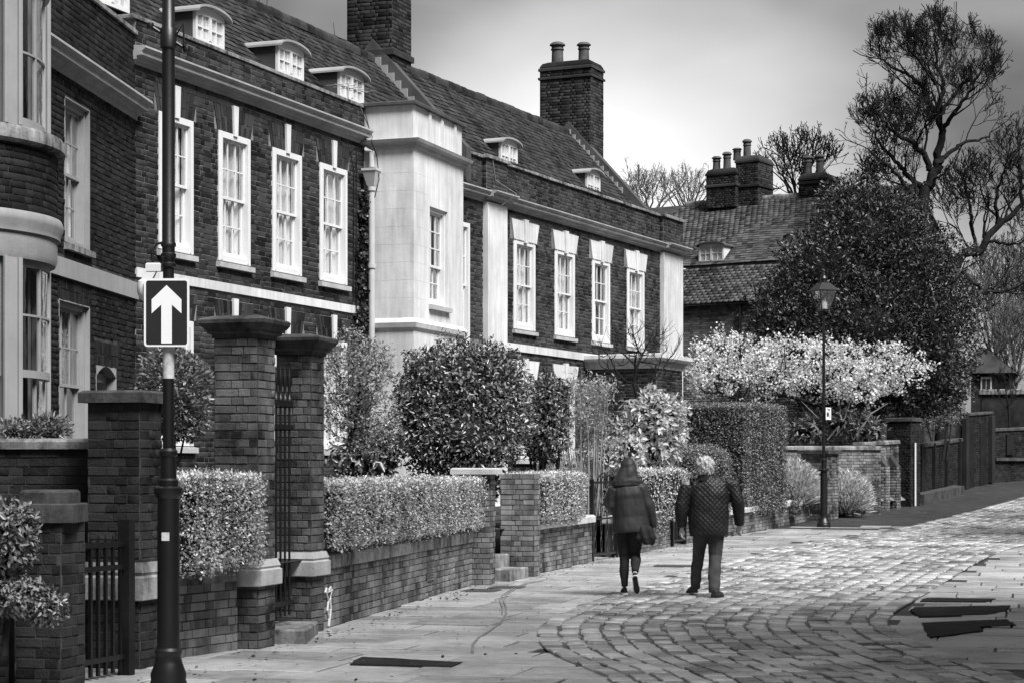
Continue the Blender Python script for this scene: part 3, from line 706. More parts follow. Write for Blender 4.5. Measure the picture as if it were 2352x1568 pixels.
# ---------------------------------------------------------------- white rendered bay between the two houses
hE = root_at(E_, 'rendered_bay_house', 'narrow white rendered bay tower joining the two brick houses', 'building')
ew0 = E_.uz(987, 467); ew1 = E_.uz(1028, 700); wb = (ew0[0], ew1[0], E_.uz(987, 697)[1], ew0[1]-.05)
L = 2.43; D = 2.6
mb = MB(); slab_wall(mb, L, .5, 7.0, [wb], 0, .25); mb.box(0, .25, .25, D, .5, 7.0).box(L-.25, L, .25, D, .5, 7.0)
ebw = mb.build('wall', m_render, hE)
pz = 7.16
up = MB(); up.box(.02, L-.02, .02, D, 7.16, 7.74)
for u in (.75, 1.35, 2.0): up.box(u-.05, u+.05, -.015, .02, 7.16, 7.72)
up.build('parapet', m_render, hE)
pf = [(0, 7.0), (.05, 7.02), (.07, 7.07), (.13, 7.1), (.15, 7.15), (.1, 7.17)]
mo = MB(); mo.loftq([[(-e, D, z), (-e, -e, z), (L+e, -e, z), (L+e, D, z)] for e, z in pf]); mo.build('cornice', m_cornice, hE)
MB().cbox(-.06, L+.06, -.06, D, 7.74, 7.80, .015).build('lead_coping', m_lead, hE)
MB().loftq([[(-e, D, z), (-e, -e, z), (L+e, -e, z), (L+e, D, z)] for e, z in ((0, 3.95), (.05, 4.0), (.07, 4.08), (.0, 4.16))]).build('string_course', m_render, hE)
sash_window(hE, wb[0], wb[1], wb[2], wb[3], depth=.1, cas=.07, nx=3, rows=(3, 2), curtain='right')
# faint ruled joints in the render
rj = MB()
for k in range(9): rj.box(-.0015, .0, .02, .85, 4.5+k*.3, 4.506+k*.3).box(.02, wb[0]-.05, -.0015, 0, 4.5+k*.3, 4.506+k*.3)
rj.build('render_joints', m_render, hE)
dp = MB(); px_, py_ = -.1, .72
dp.tube([(px_, py_, .6), (px_, py_, 6.35)], .055, 12)
for z in (5.0, 6.3, 3.2): dp.lathe([(.075, z), (.075, z+.07)], (px_, py_), 12)
dpo = dp.build('downpipe', m_pipe, hE, True)
hp = MB(); hp.loftq([[(px_-a, py_-a, z), (px_+a, py_-a, z), (px_+a, py_+a, z), (px_-a, py_+a, z)] for a, z in ((.06, 6.38), (.08, 6.46), (.11, 6.58), (.12, 6.62), (.135, 6.63), (.135, 6.67))]); hp.build('hopper_head', m_pipe, dpo)
MB().tube([(px_, py_, 6.7), (px_, py_, 6.95), (px_+.03, py_+.1, 7.02), (px_+.1, py_+.14, 6.98)], .05, 10).build('swan_neck', m_pipe, dpo, True)
cb = MB(); cb.tube([(-.02, .9, 7.75), (-.04, .8, 7.4), (-.12, .7, 7.2), (-.2, .68, 7.1), (-.12, .62, 6.9), (-.06, .6, 6.5), (-.1, .66, 6.2), (-.16, .72, 6.1)], .008, 5).tube([(-.02, .95, 7.7), (-.05, .9, 7.35), (-.15, .8, 7.15)], .008, 5); cb.build('cable', m_iron, hE)
MB().cbox(L-.5, L-.2, .3, .6, 7.8, 8.02, .02).build('roof_vent', m_lead, hE)

# ---------------------------------------------------------------- right-hand brick house with white pilasters
hB = root_at(B, 'pilastered_brick_house', 'brick house with white corner pilasters and flared white lintels over four tall windows')
WB = [(-.65, .456), (2.59, 3.72), (4.785, 5.93), (6.97, 8.08), (9.19, 10.36)]
opU = [(a, b, 4.62, 6.55) for a, b in WB]; opL = [(a, b, 1.85, 3.58) for a, b in WB[1:3]]
opU[0] = (-.65, .456, 4.1, 6.6)
core = MB(); slab_wall(core, 12.9, .4, 8.0, opU+opL, 0, .3, s0=-1.2); wallB = core.build('wall', m_mortar, hB)
ex = [(1.096, 2.05, 0, 7.2), (11.5, 12.9, 0, 7.2), (-1.2, 12.9, 4.14, 4.3)]
fl_ = [(a-.16, b+.18, 6.55, 6.97) for a, b in WB[1:]]
bm = lay(face_fn(0, 0, 0), 12.9, .7, 7.12, opU+opL+ex+fl_, seed=4, s0=-1.2)+lay(face_fn(0, 0, 0), 12.9, 7.34, 8.02, seed=5, s0=-1.2)
bm += lay(face_fn(12.9, 0, math.pi/2), 1.2, .7, 8.02, seed=6)
place('brick', 'brickwork', bm, [TB], m_brickB, wallB, 300, (1060, 370, 1540, 830))
sash_window(hB, *WB[0], 4.1, 6.6, depth=.03, curtain='sides')
for i, (a, b) in enumerate(WB[1:]):
    sash_window(hB, a, b, 4.62, 6.55, depth=.03, cas=.13, curtain=('net', 'net', 'dark', 'sides')[i])
    if i < 2: sash_window(hB, a, b, 1.85, 3.58, depth=.03, cas=.13, curtain='net')
    for z0 in ((6.52, 3.55) if i < 2 else (6.52,)):
        uc = (a+b)/2; l = MB(); l.prism([(a-.02, z0), (b+.02, z0), (b+.17, z0+.42), (a-.15, z0+.42)], -.04, .03); l.build('flared_lintel', m_render, hB)
        keystone(hB, uc, z0-.04, z0+.46, .07, .1, -.075, m_render)
for a, b in ((1.096, 2.05), (11.5, 12.9)):
    p = MB(); p.box(a, b, -.12, .02, .5, 7.12); p.cbox(a-.03, b+.03, -.15, .02, .5, .9, .02); p.build('pilaster', m_render, hB)
    pr = MB().box(a-.02, b+.02, -.1, .02, 7.35, 8.02).build('parapet_pier', m_mortar, hB)
    place('brick', 'pier_bricks', lay(face_fn(a-.02, -.1, 0), b-a+.04, 7.35, 8.02, seed=8)+lay(face_fn(b+.02, -.1, math.pi/2), .12, 7.35, 8.02)+lay(face_fn(a-.02, .02, -math.pi/2), .12, 7.35, 8.02), [TB], m_brickB, pr, 0)
    cornice(hB, a-.06, b+.1, 7.12, 7.345, .36)
for a, b in ((-1.2, 1.03), (2.15, 11.44)): cornice(hB, a, b, 7.12, 7.34, .24)
MB().box(2.05, 11.5, -.04, .02, 4.14, 4.3).build('string_course', m_render, hB)
cp = MB(); u = -1.2
while u < 12.9:
    e = min(12.95, u+random.uniform(.4, .7)); cp.cbox(u, e-.006, -.06, .34, 8.02+random.uniform(-.008, .008), 8.075+random.uniform(-.01, .01), .01); u = e
cp.cbox(1.0, 2.15, -.16, -.065, 8.02, 8.09, .01).cbox(11.4, 13.0, -.16, -.065, 8.02, 8.09, .01)
cp.build('parapet_coping', m_stoneD, hB)
rf = MB(); roof_plane(rf, -1.5, 10.85, .3, 8.05, 2.25, 10.18); roof_plane(rf, -1.5, 10.85, 4.4, 7.9, 2.25, 10.18)
roofB = rf.build('roof', m_tile, hB)
place('roof_tile', 'roof_tiles', tiles_on(lambda f: -1.5, lambda f: 10.83, .3, 8.05, 2.25, 10.18, 2), [TX], m_tile, roofB, 300, (960, 190, 1460, 470))
ridge_tiles(roofB, -1.4, 10.7, 2.25, 10.24, m_tile)
for u0, u1 in ((3.06, 3.92), (7.91, 8.74)): dormer(hB, u0, u1, 8.12, 8.70, .5, 1.4)
gable_coping(hB, 10.85, 11.12, .15, 8.05, 2.25, 10.36, m_lead)
gw = MB(); gw.loftq([[(u, .3, 1), (u, 4.3, 1), (u, 4.3, 8.0), (u, 2.25, 10.3), (u, .3, 8.0)] for u in (10.88, 11.08)]); gw.build('gable_wall', m_mortarD, hB)
o0, o1 = -off_at(B, 10.9, 1357), -off_at(B, 10.9, 1240)
ctop = EYE+(HY-150)/F*B.w(10.9, -2.2)[1]
chimney(hB, 10.9, 11.75, o0, o1, 8.6, ctop-.1, m_brickB, bands=((ctop-.32, .06, .04),), pots=((11.3, o1-.32, .62, .16), (11.3, o0+.36, .55, .145)))
fl = MB()
for k in range(12):
    f = k/12; y = .75+1.55*f; fl.box(10.8, 10.87, y, y+.11, 8.52+1.7*f, 8.72+1.7*f)
fl.build('lead_flashing', m_leadp, hB)
cb = MB(); cb.tube([(1.3, -.13, 8.0), (1.45, -.13, 7.6), (1.9, -.4, 7.36), (1.6, -.2, 7.1)], .008, 5); cb.build('cable', m_leadp, hB)
# single-storey projection with white cornice
pj = MB().box(6.6, 8.3, -1.75, .0, .5, 3.95).build('front_projection', m_mortar, hB)
place('brick', 'projection_bricks', lay(face_fn(6.6, 0, -math.pi/2), 1.75, .6, 3.95, seed=12)+lay(face_fn(6.6, -1.75, 0), 1.7, .6, 3.95, seed=13), [TB], m_brickB, pj, 0)
MB().loftq([[(6.6-e, 0, z), (6.6-e, -1.75-e, z), (8.3+e, -1.75-e, z), (8.3+e, 0, z)] for e, z in ((.02, 3.93), (.05, 4.0), (.08, 4.06), (.16, 4.1), (.2, 4.16), (.2, 4.24), (.12, 4.26))]).build('projection_cornice', m_render, hB)
MB().cbox(8.5, 10.6, -1.5, -.0, 3.0, 3.14, .02).box(8.55, 8.7, -1.45, -1.3, .7, 3.0).box(10.35, 10.5, -1.45, -1.3, .7, 3.0).box(8.6, 10.5, -1.4, 0, 2.75, 3.0).build('porch', m_render, hB)

# ---------------------------------------------------------------- left-hand house with the bow front
hC = root_at(C, 'bow_fronted_house', 'dark brick house with a curved white bow window at the left edge')
def uC(x, y, off=0): return C.uz(x, y, off)
c1 = (uC(147, 400)[0], uC(205, 400)[0]); z1t = uC(205, 255)[1]; z1b = uC(205, 575)[1]
c2 = (uC(134, 800)[0], uC(205, 800)[0]); z2t = uC(205, 705)[1]; z2b = 1.2
c3 = (uC(219, 860)[0], uC(266, 860)[0]); z3t = uC(266, 845)[1]; z3b = .6
ops = [(c1[0], c1[1], z1b, z1t), (c2[0], c2[1], z2b, z2t), (c3[0], c3[1], z3b, z3t)]
core = MB(); slab_wall(core, 0, .3, 7.5, ops, 0, .35, s0=-9); wallC = core.build('wall', m_mortarD, hC)
sC0 = uC(315, 690)[1]; sC1 = uC(315, 652)[1]
bm = lay(face_fn(0, 0, 0), 0, .3, 6.36, ops+[(-9, 0, sC0, sC1), (c3[0]-.05, c3[1]+.05, z3t, z3t+.3), (c2[0]-.05, c2[1]+.05, z2t, z2t+.25)], seed=14, s0=-6.4, jit=.006, proud=.011)+lay(face_fn(0, 0, 0), 0, 6.6, 7.5, seed=15, s0=-6.4, jit=.005)
place('brick', 'brickwork', bm, [TB], m_brickC, wallC, 300, (140, 250, 320, 900))
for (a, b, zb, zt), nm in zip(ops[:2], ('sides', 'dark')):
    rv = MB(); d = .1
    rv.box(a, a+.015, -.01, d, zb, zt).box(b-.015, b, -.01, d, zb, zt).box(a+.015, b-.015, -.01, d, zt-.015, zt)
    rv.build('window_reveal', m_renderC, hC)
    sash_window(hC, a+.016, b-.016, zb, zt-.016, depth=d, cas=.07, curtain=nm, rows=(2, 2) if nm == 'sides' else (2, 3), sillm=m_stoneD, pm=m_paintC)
for (a, b, zt, h) in ((c3[0], c3[1], z3t, .3), (c2[0], c2[1], z2t, .25)): voussoirs(a-.05, b+.05, zt, zt+h, .06).build('brick_arch', m_brickC, hC)
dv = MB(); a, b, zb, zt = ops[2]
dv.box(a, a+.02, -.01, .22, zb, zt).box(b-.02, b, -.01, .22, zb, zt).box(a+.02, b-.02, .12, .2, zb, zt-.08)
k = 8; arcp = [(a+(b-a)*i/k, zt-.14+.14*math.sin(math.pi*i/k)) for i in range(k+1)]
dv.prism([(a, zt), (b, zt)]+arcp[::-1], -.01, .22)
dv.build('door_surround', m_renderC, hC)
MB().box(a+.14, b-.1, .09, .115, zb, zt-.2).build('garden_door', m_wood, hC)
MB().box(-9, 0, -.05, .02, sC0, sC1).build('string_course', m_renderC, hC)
cornice(hC, -9, .02, 6.34, 6.6, .24, m_cornice)
MB().cbox(-9, 0, -.04, .4, 7.5, 7.56, .01).build('parapet_coping', m_stoneD, hC)
rf = MB(); roof_plane(rf, -9, .5, .4, 7.4, 3.2, 10.4); rC = rf.build('roof', m_tile, hC)
place('roof_tile', 'roof_tiles', tiles_on(lambda f: -7, lambda f: .5, .4, 7.4, 3.2, 10.4, 31), [TX], m_tile, rC, 0)
# bow: arc of a circle centred behind the wall
BU, BY, BR = -5.95, .72, 1.5; PH = R(66)
def arcpt(ph, r): return (BU+r*math.sin(ph), BY-r*math.cos(ph))
def sector(prof, p0, p1, n=28):     # prof: closed list of (radius, z)
    m = MB(); m.loftq([[(*arcpt(p0+(p1-p0)*i/n, r), z) for r, z in prof] for i in range(n+1)]); return m
def arcfn(r): return lambda s: (*arcpt(s/r-PH, r), s/r-PH)
bow = sector([(1.2, 4.25), (BR, 4.25), (BR, 4.95), (1.2, 4.95)], -PH, PH).build('bow_wall', m_mortarD, hC)
place('brick', 'bow_bricks', lay(arcfn(BR), 2*PH*BR, 4.27, 4.93, seed=17), [TB], m_brickC, bow, 0)
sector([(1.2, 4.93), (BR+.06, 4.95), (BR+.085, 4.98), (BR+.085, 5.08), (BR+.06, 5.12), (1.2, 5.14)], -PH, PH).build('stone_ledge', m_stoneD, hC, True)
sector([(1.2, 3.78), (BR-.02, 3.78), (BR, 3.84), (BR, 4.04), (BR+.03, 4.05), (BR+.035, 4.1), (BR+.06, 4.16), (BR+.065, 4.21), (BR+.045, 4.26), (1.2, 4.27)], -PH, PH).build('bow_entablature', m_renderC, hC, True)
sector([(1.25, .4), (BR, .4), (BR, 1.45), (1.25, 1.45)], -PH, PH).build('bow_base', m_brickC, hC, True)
def phi_at(x, r=BR):
    best = None
    for k in range(-60, 66):
        ph = R(k); u, y = arcpt(ph, r); X, Y = C.w(u, -y); d = abs(CX+X/Y*F-x)
        if best is None or d < best[0]: best = (d, ph)
    return best[1]
pa, pb = phi_at(46), phi_at(113)
segs = [(pa, pb), (-(pb-pa)*.5-.1+pa-.55, pa-.13)]
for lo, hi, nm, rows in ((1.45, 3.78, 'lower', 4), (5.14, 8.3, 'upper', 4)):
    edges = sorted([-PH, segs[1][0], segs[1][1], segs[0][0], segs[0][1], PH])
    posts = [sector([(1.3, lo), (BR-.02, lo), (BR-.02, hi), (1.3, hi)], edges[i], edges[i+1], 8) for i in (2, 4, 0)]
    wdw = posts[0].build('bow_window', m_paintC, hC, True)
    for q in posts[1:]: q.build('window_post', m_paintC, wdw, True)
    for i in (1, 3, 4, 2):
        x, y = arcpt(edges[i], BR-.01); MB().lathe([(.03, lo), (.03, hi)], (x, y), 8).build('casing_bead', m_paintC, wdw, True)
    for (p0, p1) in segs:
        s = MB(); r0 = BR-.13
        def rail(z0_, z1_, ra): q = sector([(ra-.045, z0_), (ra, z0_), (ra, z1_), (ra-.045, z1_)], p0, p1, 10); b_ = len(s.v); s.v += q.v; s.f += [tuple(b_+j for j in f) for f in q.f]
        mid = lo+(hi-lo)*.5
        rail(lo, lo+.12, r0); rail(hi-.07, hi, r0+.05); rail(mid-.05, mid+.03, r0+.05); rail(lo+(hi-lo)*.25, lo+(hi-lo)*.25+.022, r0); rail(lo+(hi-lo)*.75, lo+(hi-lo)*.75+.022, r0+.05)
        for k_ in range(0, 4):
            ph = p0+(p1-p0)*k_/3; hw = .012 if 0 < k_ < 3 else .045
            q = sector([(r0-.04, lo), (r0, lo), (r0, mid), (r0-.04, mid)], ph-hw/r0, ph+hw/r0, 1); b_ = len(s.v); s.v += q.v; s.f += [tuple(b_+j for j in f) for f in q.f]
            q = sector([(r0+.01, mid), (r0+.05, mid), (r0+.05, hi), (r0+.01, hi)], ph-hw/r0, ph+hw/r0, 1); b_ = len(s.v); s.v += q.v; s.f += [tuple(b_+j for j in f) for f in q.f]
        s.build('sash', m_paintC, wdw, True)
        for k_ in range(3):
            for z0_, z1_, ra in ((lo, mid, r0-.02), (mid, hi, r0+.03)):
                for h in range(2): sector([(ra-.004, z0_+(z1_-z0_)*h/2), (ra, z0_+(z1_-z0_)*h/2), (ra, z0_+(z1_-z0_)*(h+1)/2), (ra-.004, z0_+(z1_-z0_)*(h+1)/2)], p0+(p1-p0)*k_/3, p0+(p1-p0)*(k_+1)/3, 3).build('pane', m_glass, wdw, True)
        sector([(.5, lo-.02), (.52, lo-.02), (.52, hi), (.5, hi)], -1.2, 1.2, 8).build('room_interior', m_room, wdw)
        for ca_, cb_ in ((p1-(p1-p0)*.45, p1),):
            top, bt = [], []
            for i in range(25):
                ph = ca_+(cb_-ca_)*i/24; r_ = BR-.3+.02*math.sin(i*1.3); top.append((*arcpt(ph, r_), hi)); bt.append((*arcpt(ph, r_), lo))
            q = MB(); q.loftq([bt, top], cap=False, closed=False); q.build('curtain', m_curtD, wdw)
# ================================================================ garden walls, piers and gates
def garden_wall(label, p0, p1, h, cop=.1, thick=.24, copm=None, cop_over=.05, bmat=None, nobj=300, region=None, name='garden_wall', coplen=(.6, 1.1), chamfer=.03, ret=False, seed=0, mort=None, cat='wall', zbase=None, z0=0.0):
    ang = math.atan2(p1[1]-p0[1], p1[0]-p0[0]); L = math.dist(p0, p1)
    g0 = G(p0[1]) if zbase is None else zbase; slope = (G(p1[1])-g0)/L if zbase is None else 0
    root = empty(name, (p0[0], p0[1], g0), ang, label, cat)
    zo = lambda s: slope*s
    core = MB(); n = max(1, int(L/2))
    for i in range(n):
        a, b = L*i/n, L*(i+1)/n
        core.loftq([[(a, 0, zo(a)-.1), (b, 0, zo(b)-.1), (b, thick, zo(b)-.1), (a, thick, zo(a)-.1)], [(a, 0, zo(a)+h), (b, 0, zo(b)+h), (b, thick, zo(b)+h), (a, thick, zo(a)+h)]])
    wl = core.build('wall_core', mort or m_mortarD, root)
    ms = lay(face_fn(0, 0, 0), L, z0, h, zoff=zo, seed=seed, jit=.004)
    if ret: ms += lay(face_fn(0, thick, -math.pi/2), thick, z0, h, seed=seed+1)
    place('brick', 'brickwork', ms, [TB], bmat or m_brickW, wl, nobj, region)
    if cop:
        rr = random.Random(seed+5); s = 0; c = copm or m_stoneD
        while s < L-.02:
            e = min(L, s+rr.uniform(*coplen)); e = L if L-e < .25 else e; o_ = cop_over; q = rr.uniform(-.006, .006); r = MB()
            za, zb = zo(s)+h, zo(e)+h; ch = chamfer
            r.loftq([[(x, -o_+q, z), (x, -o_+q, z+cop-ch), (x, -o_+q+ch*1.2, z+cop+q*.4), (x, thick+o_, z+cop+q*.4), (x, thick+o_, z)] for x, z in ((s+.004, za), (e-.004, zb))])
            r.build('coping_stone', c, root); s = e
    return root
def pier(label, c, w_, d_, h, ang, cap='slab', capm=None, bmat=None, nobj=200, plinth=None, name='brick_pier', cap_h=.1, cap_o=.06, z=None, seed=0, cat='pier', mort=None, group=None, plm=None):
    """brick pier: w_ along the wall, d_ across; centre c"""
    root = empty(name, (c[0], c[1], G(c[1]) if z is None else z), ang, label, cat, group)
    x0, x1, y0, y1 = -w_/2, w_/2, -d_/2, d_/2
    cr_ = MB().box(x0, x1, y0, y1, -.1, h).build('pier_core', mort or m_mortarD, root)
    ms = []
    for (x, y, a, L) in ((x0, y1, -math.pi/2, d_), (x0, y0, 0, w_), (x1, y0, math.pi/2, w_*0+d_)):
        ms += lay(face_fn(x, y, a), L, 0, h, seed=seed+int(L*100)+int(a*3), jit=.005)
    place('brick', 'brickwork', ms, [TB], bmat or m_brickN, cr_, nobj)
    def ring(e, z_): return [(x0-e, y0-e, z_), (x1+e, y0-e, z_), (x1+e, y1+e, z_), (x0-e, y1+e, z_)]
    k = MB(); cm = capm or m_capD
    if cap == 'slab': k.loftq([ring(cap_o, h), ring(cap_o, h+cap_h-.02), ring(cap_o-.03, h+cap_h)])
    elif cap == 'mould': k.loftq([ring(.015, h), ring(.02, h+.03), ring(.05, h+.04), ring(.055, h+.07), ring(.09, h+.10), ring(.11, h+.13), ring(.115, h+.16), ring(.1, h+.175), ring(.0, h+.2)])
    if k.v: k.build('stone_cap', cm, root)
    if plinth:
        za, zb = plinth; MB().loftq([ring(.02, za), ring(.055, za+.01), ring(.055, za+(zb-za)*.6), ring(.035, za+(zb-za)*.66), ring(.045, za+(zb-za)*.74), ring(.02, zb)]).build('stone_plinth', plm or m_stone, root)
    return root
aw = math.atan2(.97, .26)
# near group beside the first gate
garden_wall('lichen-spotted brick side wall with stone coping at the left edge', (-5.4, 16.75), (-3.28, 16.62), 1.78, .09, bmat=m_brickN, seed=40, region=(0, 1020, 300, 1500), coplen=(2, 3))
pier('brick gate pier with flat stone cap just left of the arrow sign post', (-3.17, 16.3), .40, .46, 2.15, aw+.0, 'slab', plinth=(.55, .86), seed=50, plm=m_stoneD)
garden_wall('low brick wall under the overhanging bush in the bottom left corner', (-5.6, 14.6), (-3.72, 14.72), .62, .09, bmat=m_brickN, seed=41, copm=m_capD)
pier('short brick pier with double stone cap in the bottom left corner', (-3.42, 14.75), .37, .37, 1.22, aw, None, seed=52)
pc = MB().cbox(-3.64, -3.19, 14.5, 14.99, 1.22, 1.36, .01).cbox(-3.6, -3.24, 14.55, 14.95, 1.36, 1.46, .02).build('pier_capstone', m_capD); tag(pc, 'weathered double capstone on the short bottom left pier', 'capstone')
gt = empty('iron_gate', (-3.25, 14.98, .03), 1.23, 'black iron garden gate with a timber post left of the arrow sign post', 'gate')
g = MB(); Lg = .62
for z in (.1, .8, .98): g.box(0, Lg, -.02, .02, z, z+.04)
g.build('gate_rail', m_iron, gt)
for i in range(6):
    x = .04+i*(Lg-.08)/5; b = MB().box(x-.014, x+.014, -.012, .012, .0, 1.0); b.loftq([[(x-.025, -.01, 1.0), (x+.025, -.01, 1.0), (x+.025, .01, 1.0), (x-.025, .01, 1.0)], [(x, 0, 1.08)]*4]); b.build('gate_bar', m_iron, gt)
MB().cbox(Lg+.01, Lg+.1, -.05, .05, -.05, 1.2, .01).build('gate_post', m_wood, gt)
# wall under the first clipped hedge
garden_wall('dark damp brick wall below the first clipped hedge, right of the sign post', (-3.06, 16.55), (-2.45, 17.75), .62, .2, copm=m_stoneD, seed=42, chamfer=.06, region=(380, 1290, 620, 1568), cop_over=.03)
# tall gate piers
pier('left tall brick gate pier with moulded stone cap', (-2.43, 18.1), .40, .42, 2.79, aw, 'mould', plinth=(.56, .80), bmat=m_brickP, seed=60, nobj=300, group=None)
pier('right tall brick gate pier with moulded stone cap beside the pale climbing shrub', (-2.10, 19.75), .36, .36, 2.74, aw, 'mould', plinth=(.56, .80), bmat=m_brickP, seed=61, nobj=300)
st = MB().cbox(-2.75, -1.9, 18.42, 19.5, -.02, .13, .015); so = st.build('stone_doorstep', m_stoneD); so.rotation_euler = (0, 0, -.0); tag(so, 'worn stone doorstep between the two tall gate piers', 'step')
ig = empty('wrought_iron_gate', (-2.42, 18.4, .1), aw, 'tall black wrought iron gate with spear finials between the two tall piers', 'gate')
g = MB()
for z in (.2, 1.9, 2.12): g.box(0, 1.05, -.02, .02, z, z+.045)
g.build('gate_rail', m_iron, ig)
for i in range(9):
    x = .06+i*.116; MB().lathe([(.012, .1), (.012, 2.15), (.03, 2.17), (.03, 2.2), (.014, 2.22), (.014, 2.3), (.028, 2.34), (.02, 2.42), (.002, 2.5)], (x, 0), 8).build('gate_bar', m_iron, ig, True)
# wall under the long hedge, with iron air vent, then small pier and steps
W2 = garden_wall('long brick garden wall with chamfered stone coping under the long clipped hedge', (-1.93, 20.0), (-.56, 27.75), .60, .2, copm=m_stoneD, seed=43, chamfer=.07, region=(740, 1230, 1110, 1470), cop_over=.02)
vu = math.dist((-1.93, 20.0), gp(1035, 1375)); vv = MB(); vv.box(vu, vu+.4, -.012, 0, .2, .48)
v_ = vv.build('air_vent', m_iron, W2)
for k in range(7): MB().box(vu+.01, vu+.39, -.018, -.012, .225+k*.034, .24+k*.034).build('vent_slat', m_stoneD, v_)
mk = MB(); s_ = .12                       # white paint scrawl on the foot of the wall
for pts in ([(.0, .33), (.012, .37), (.03, .345), (.05, .375), (.065, .34)], [(.01, .34), (.03, .25), (.02, .16), (.04, .15)], [(.058, .34), (.045, .25), (.05, .16)], [(.02, .165), (.035, .08), (.03, .0)], [(.05, .16), (.042, .08), (.034, .0)], [(.01, .36), (.02, .33), (.045, .335), (.06, .35)]):
    mk.tube([(s_+a*4.5, -.019, .02+b*1.05) for a, b in pts], [.011]*len(pts), 6)
mk.build('paint_scrawl', m_paint, W2)
pier('small brick pier with pale stone cap at the end of the long hedge', (-.5, 27.95), .36, .46, 1.54, math.atan2(.984, .178), 'slab', capm=m_stone, bmat=m_brickW, seed=62, cap_o=.09, cap_h=.09)
stp = empty('garden_steps', (-.02, 28.95, 0), math.atan2(.94, .34), 'pale stone steps rising between two brick piers', 'steps')
for k in range(3): MB().cbox(-.45, .35, .0+.3*k-.15, .3*(k+4)-.1, .19*k-.02, .19*(k+1), .015).build('step', m_stoneD, stp)
pier('flat topped brick pier right of the stone steps', (.12, 29.75), .34, .52, 1.53, math.atan2(.966, .259), None, bmat=m_brickW, seed=63)
garden_wall('curved low brick wall with pale coping under the small box hedge', (.22, 29.85), (1.35, 33.6), .68, .12, copm=m_stone, seed=44, region=(1190, 1190, 1370, 1330), cop_over=.07, coplen=(1.0, 1.6))
# iron garden gates further along
def scroll_gate(label, p0, p1, h):
    L = math.dist(p0, p1); r = empty('scroll_gate', (p0[0], p0[1], G(p0[1])+.04), math.atan2(p1[1]-p0[1], p1[0]-p0[0]), label, 'gate')
    f = MB(); f.box(0, L, -.015, .015, .05, .09).box(0, L, -.015, .015, h*.5, h*.5+.03).box(0, L, -.015, .015, h-.05, h-.01); f.build('gate_rail', m_iron, r)
    for x in (-.05, L+.0): MB().cbox(x, x+.06, -.035, .035, -.05, h+.03, .01).build('gate_post', m_iron, r)
    for k in range(4):
        for zb, zt in ((.09, h*.5), (h*.5+.03, h-.05)):
            x = (k+.5)*L/4; d = .04*(1 if k % 2 else -1); m = MB(); hh = zt-zb
            m.tube([(x+d*math.sin(t*2*math.pi)*1.1, 0, zb+hh*t) for t in [i/12 for i in range(13)]], .009, 5).tube([(x-d*math.sin(t*2*math.pi)*1.1, 0, zb+hh*t) for t in [i/12 for i in range(13)]], .009, 5); m.build('scroll_bar', m_iron, r)
    a = MB(); a.tube([(L*.5+L*.28*math.cos(t), 0, h-.03+.16*math.sin(t)) for t in [math.pi*i/10 for i in range(11)]], .012, 6); a.tube([(L*.5+L*.12*math.cos(t), 0, h-.03+.1*math.sin(t)) for t in [math.pi*i/8 for i in range(9)]], .01, 6); a.build('gate_arch', m_iron, r)
    return r
scroll_gate('black iron scrollwork gate with a small arch, left of the hooded walker', (1.36, 33.75), (1.82, 34.95), 1.33)
garden_wall('brick wall with trailing plant behind the hooded walker', (1.86, 35.0), (3.05, 38.4), .60, .12, copm=m_stone, seed=45, region=(1380, 1190, 1580, 1300))
scroll_gate('small black gate behind the grey haired walker', (3.1, 38.5), (3.4, 39.3), 1.0)
garden_wall('low brick wall with pale coping right of the grey haired walker, below the tall hedge', (3.42, 39.4), (7.25, 48.5), .45, .11, copm=m_stone, seed=46, region=(1630, 1150, 1880, 1250), cop_over=.06)
af = math.atan2(.85, .53)
pier('brick pier with stone cap behind the far street lamp', (7.62, 49.3), .72, .68, 1.62, af, 'slab', bmat=m_brickW, seed=64, cap_o=.08)
garden_wall('set back brick wall with pale coping among the lavender', (6.2, 51.2), (9.6, 51.8), 1.72, .1, copm=m_stoneD, seed=47, zbase=.42)
garden_wall('low brick wall under the lavender right of the street lamp', (7.9, 49.7), (9.0, 51.9), .5, .06, bmat=m_brickB, seed=48, nobj=60)
pier('slim brick pier at the start of the buttressed wall', (9.1, 52.2), .4, .62, 1.72, af, 'slab', bmat=m_brickW, seed=65, cap_o=.04, cap_h=.06)
bw_ = garden_wall('buttressed brick wall with sloping coping beyond the street lamp', (9.25, 52.45), (10.7, 55.1), 1.75, .1, copm=m_stoneD, seed=49, region=(1980, 1000, 2070, 1180))
for k in range(3):
    x = .45+k*.95; b = MB(); b.loftq([[(x-.17, -.22, -.05), (x+.17, -.22, -.05), (x+.17, .02, -.05), (x-.17, .02, -.05)], [(x-.17, -.22, 1.2), (x+.17, -.22, 1.2), (x+.17, .02, 1.2), (x-.17, .02, 1.2)], [(x-.17, -.02, 1.5), (x+.17, -.02, 1.5), (x+.17, .02, 1.5), (x-.17, .02, 1.5)]])
    bo = b.build('buttress', m_mortarD, bw_); place('brick', 'buttress_bricks', lay(face_fn(x-.17, -.22, 0), .34, 0, 1.2, seed=70+k)+lay(face_fn(x-.17, 0, -math.pi/2), .22, 0, 1.2, seed=75+k), [TB], m_brickW, bo, 0)
    MB().loftq([[(x+.17, -.16, .28), (x+.78, -.16, .28), (x+.78, 0, .28), (x+.17, 0, .28)], [(x+.17, -.16, .3), (x+.78, -.16, .3), (x+.78, 0, .42), (x+.17, 0, .42)]]).build('stone_ledge', m_stoneD, bw_)
t8 = pier('tall square brick pier with a white pipe beyond the buttressed wall', (10.95, 55.7), .7, .72, 2.35, af, 'slab', bmat=m_brickC, seed=66, cap_o=.05)
MB().tube([(-.2, -.42, 0), (-.2, -.42, 1.75)], .03, 8).build('white_pipe', m_paint, t8, True)
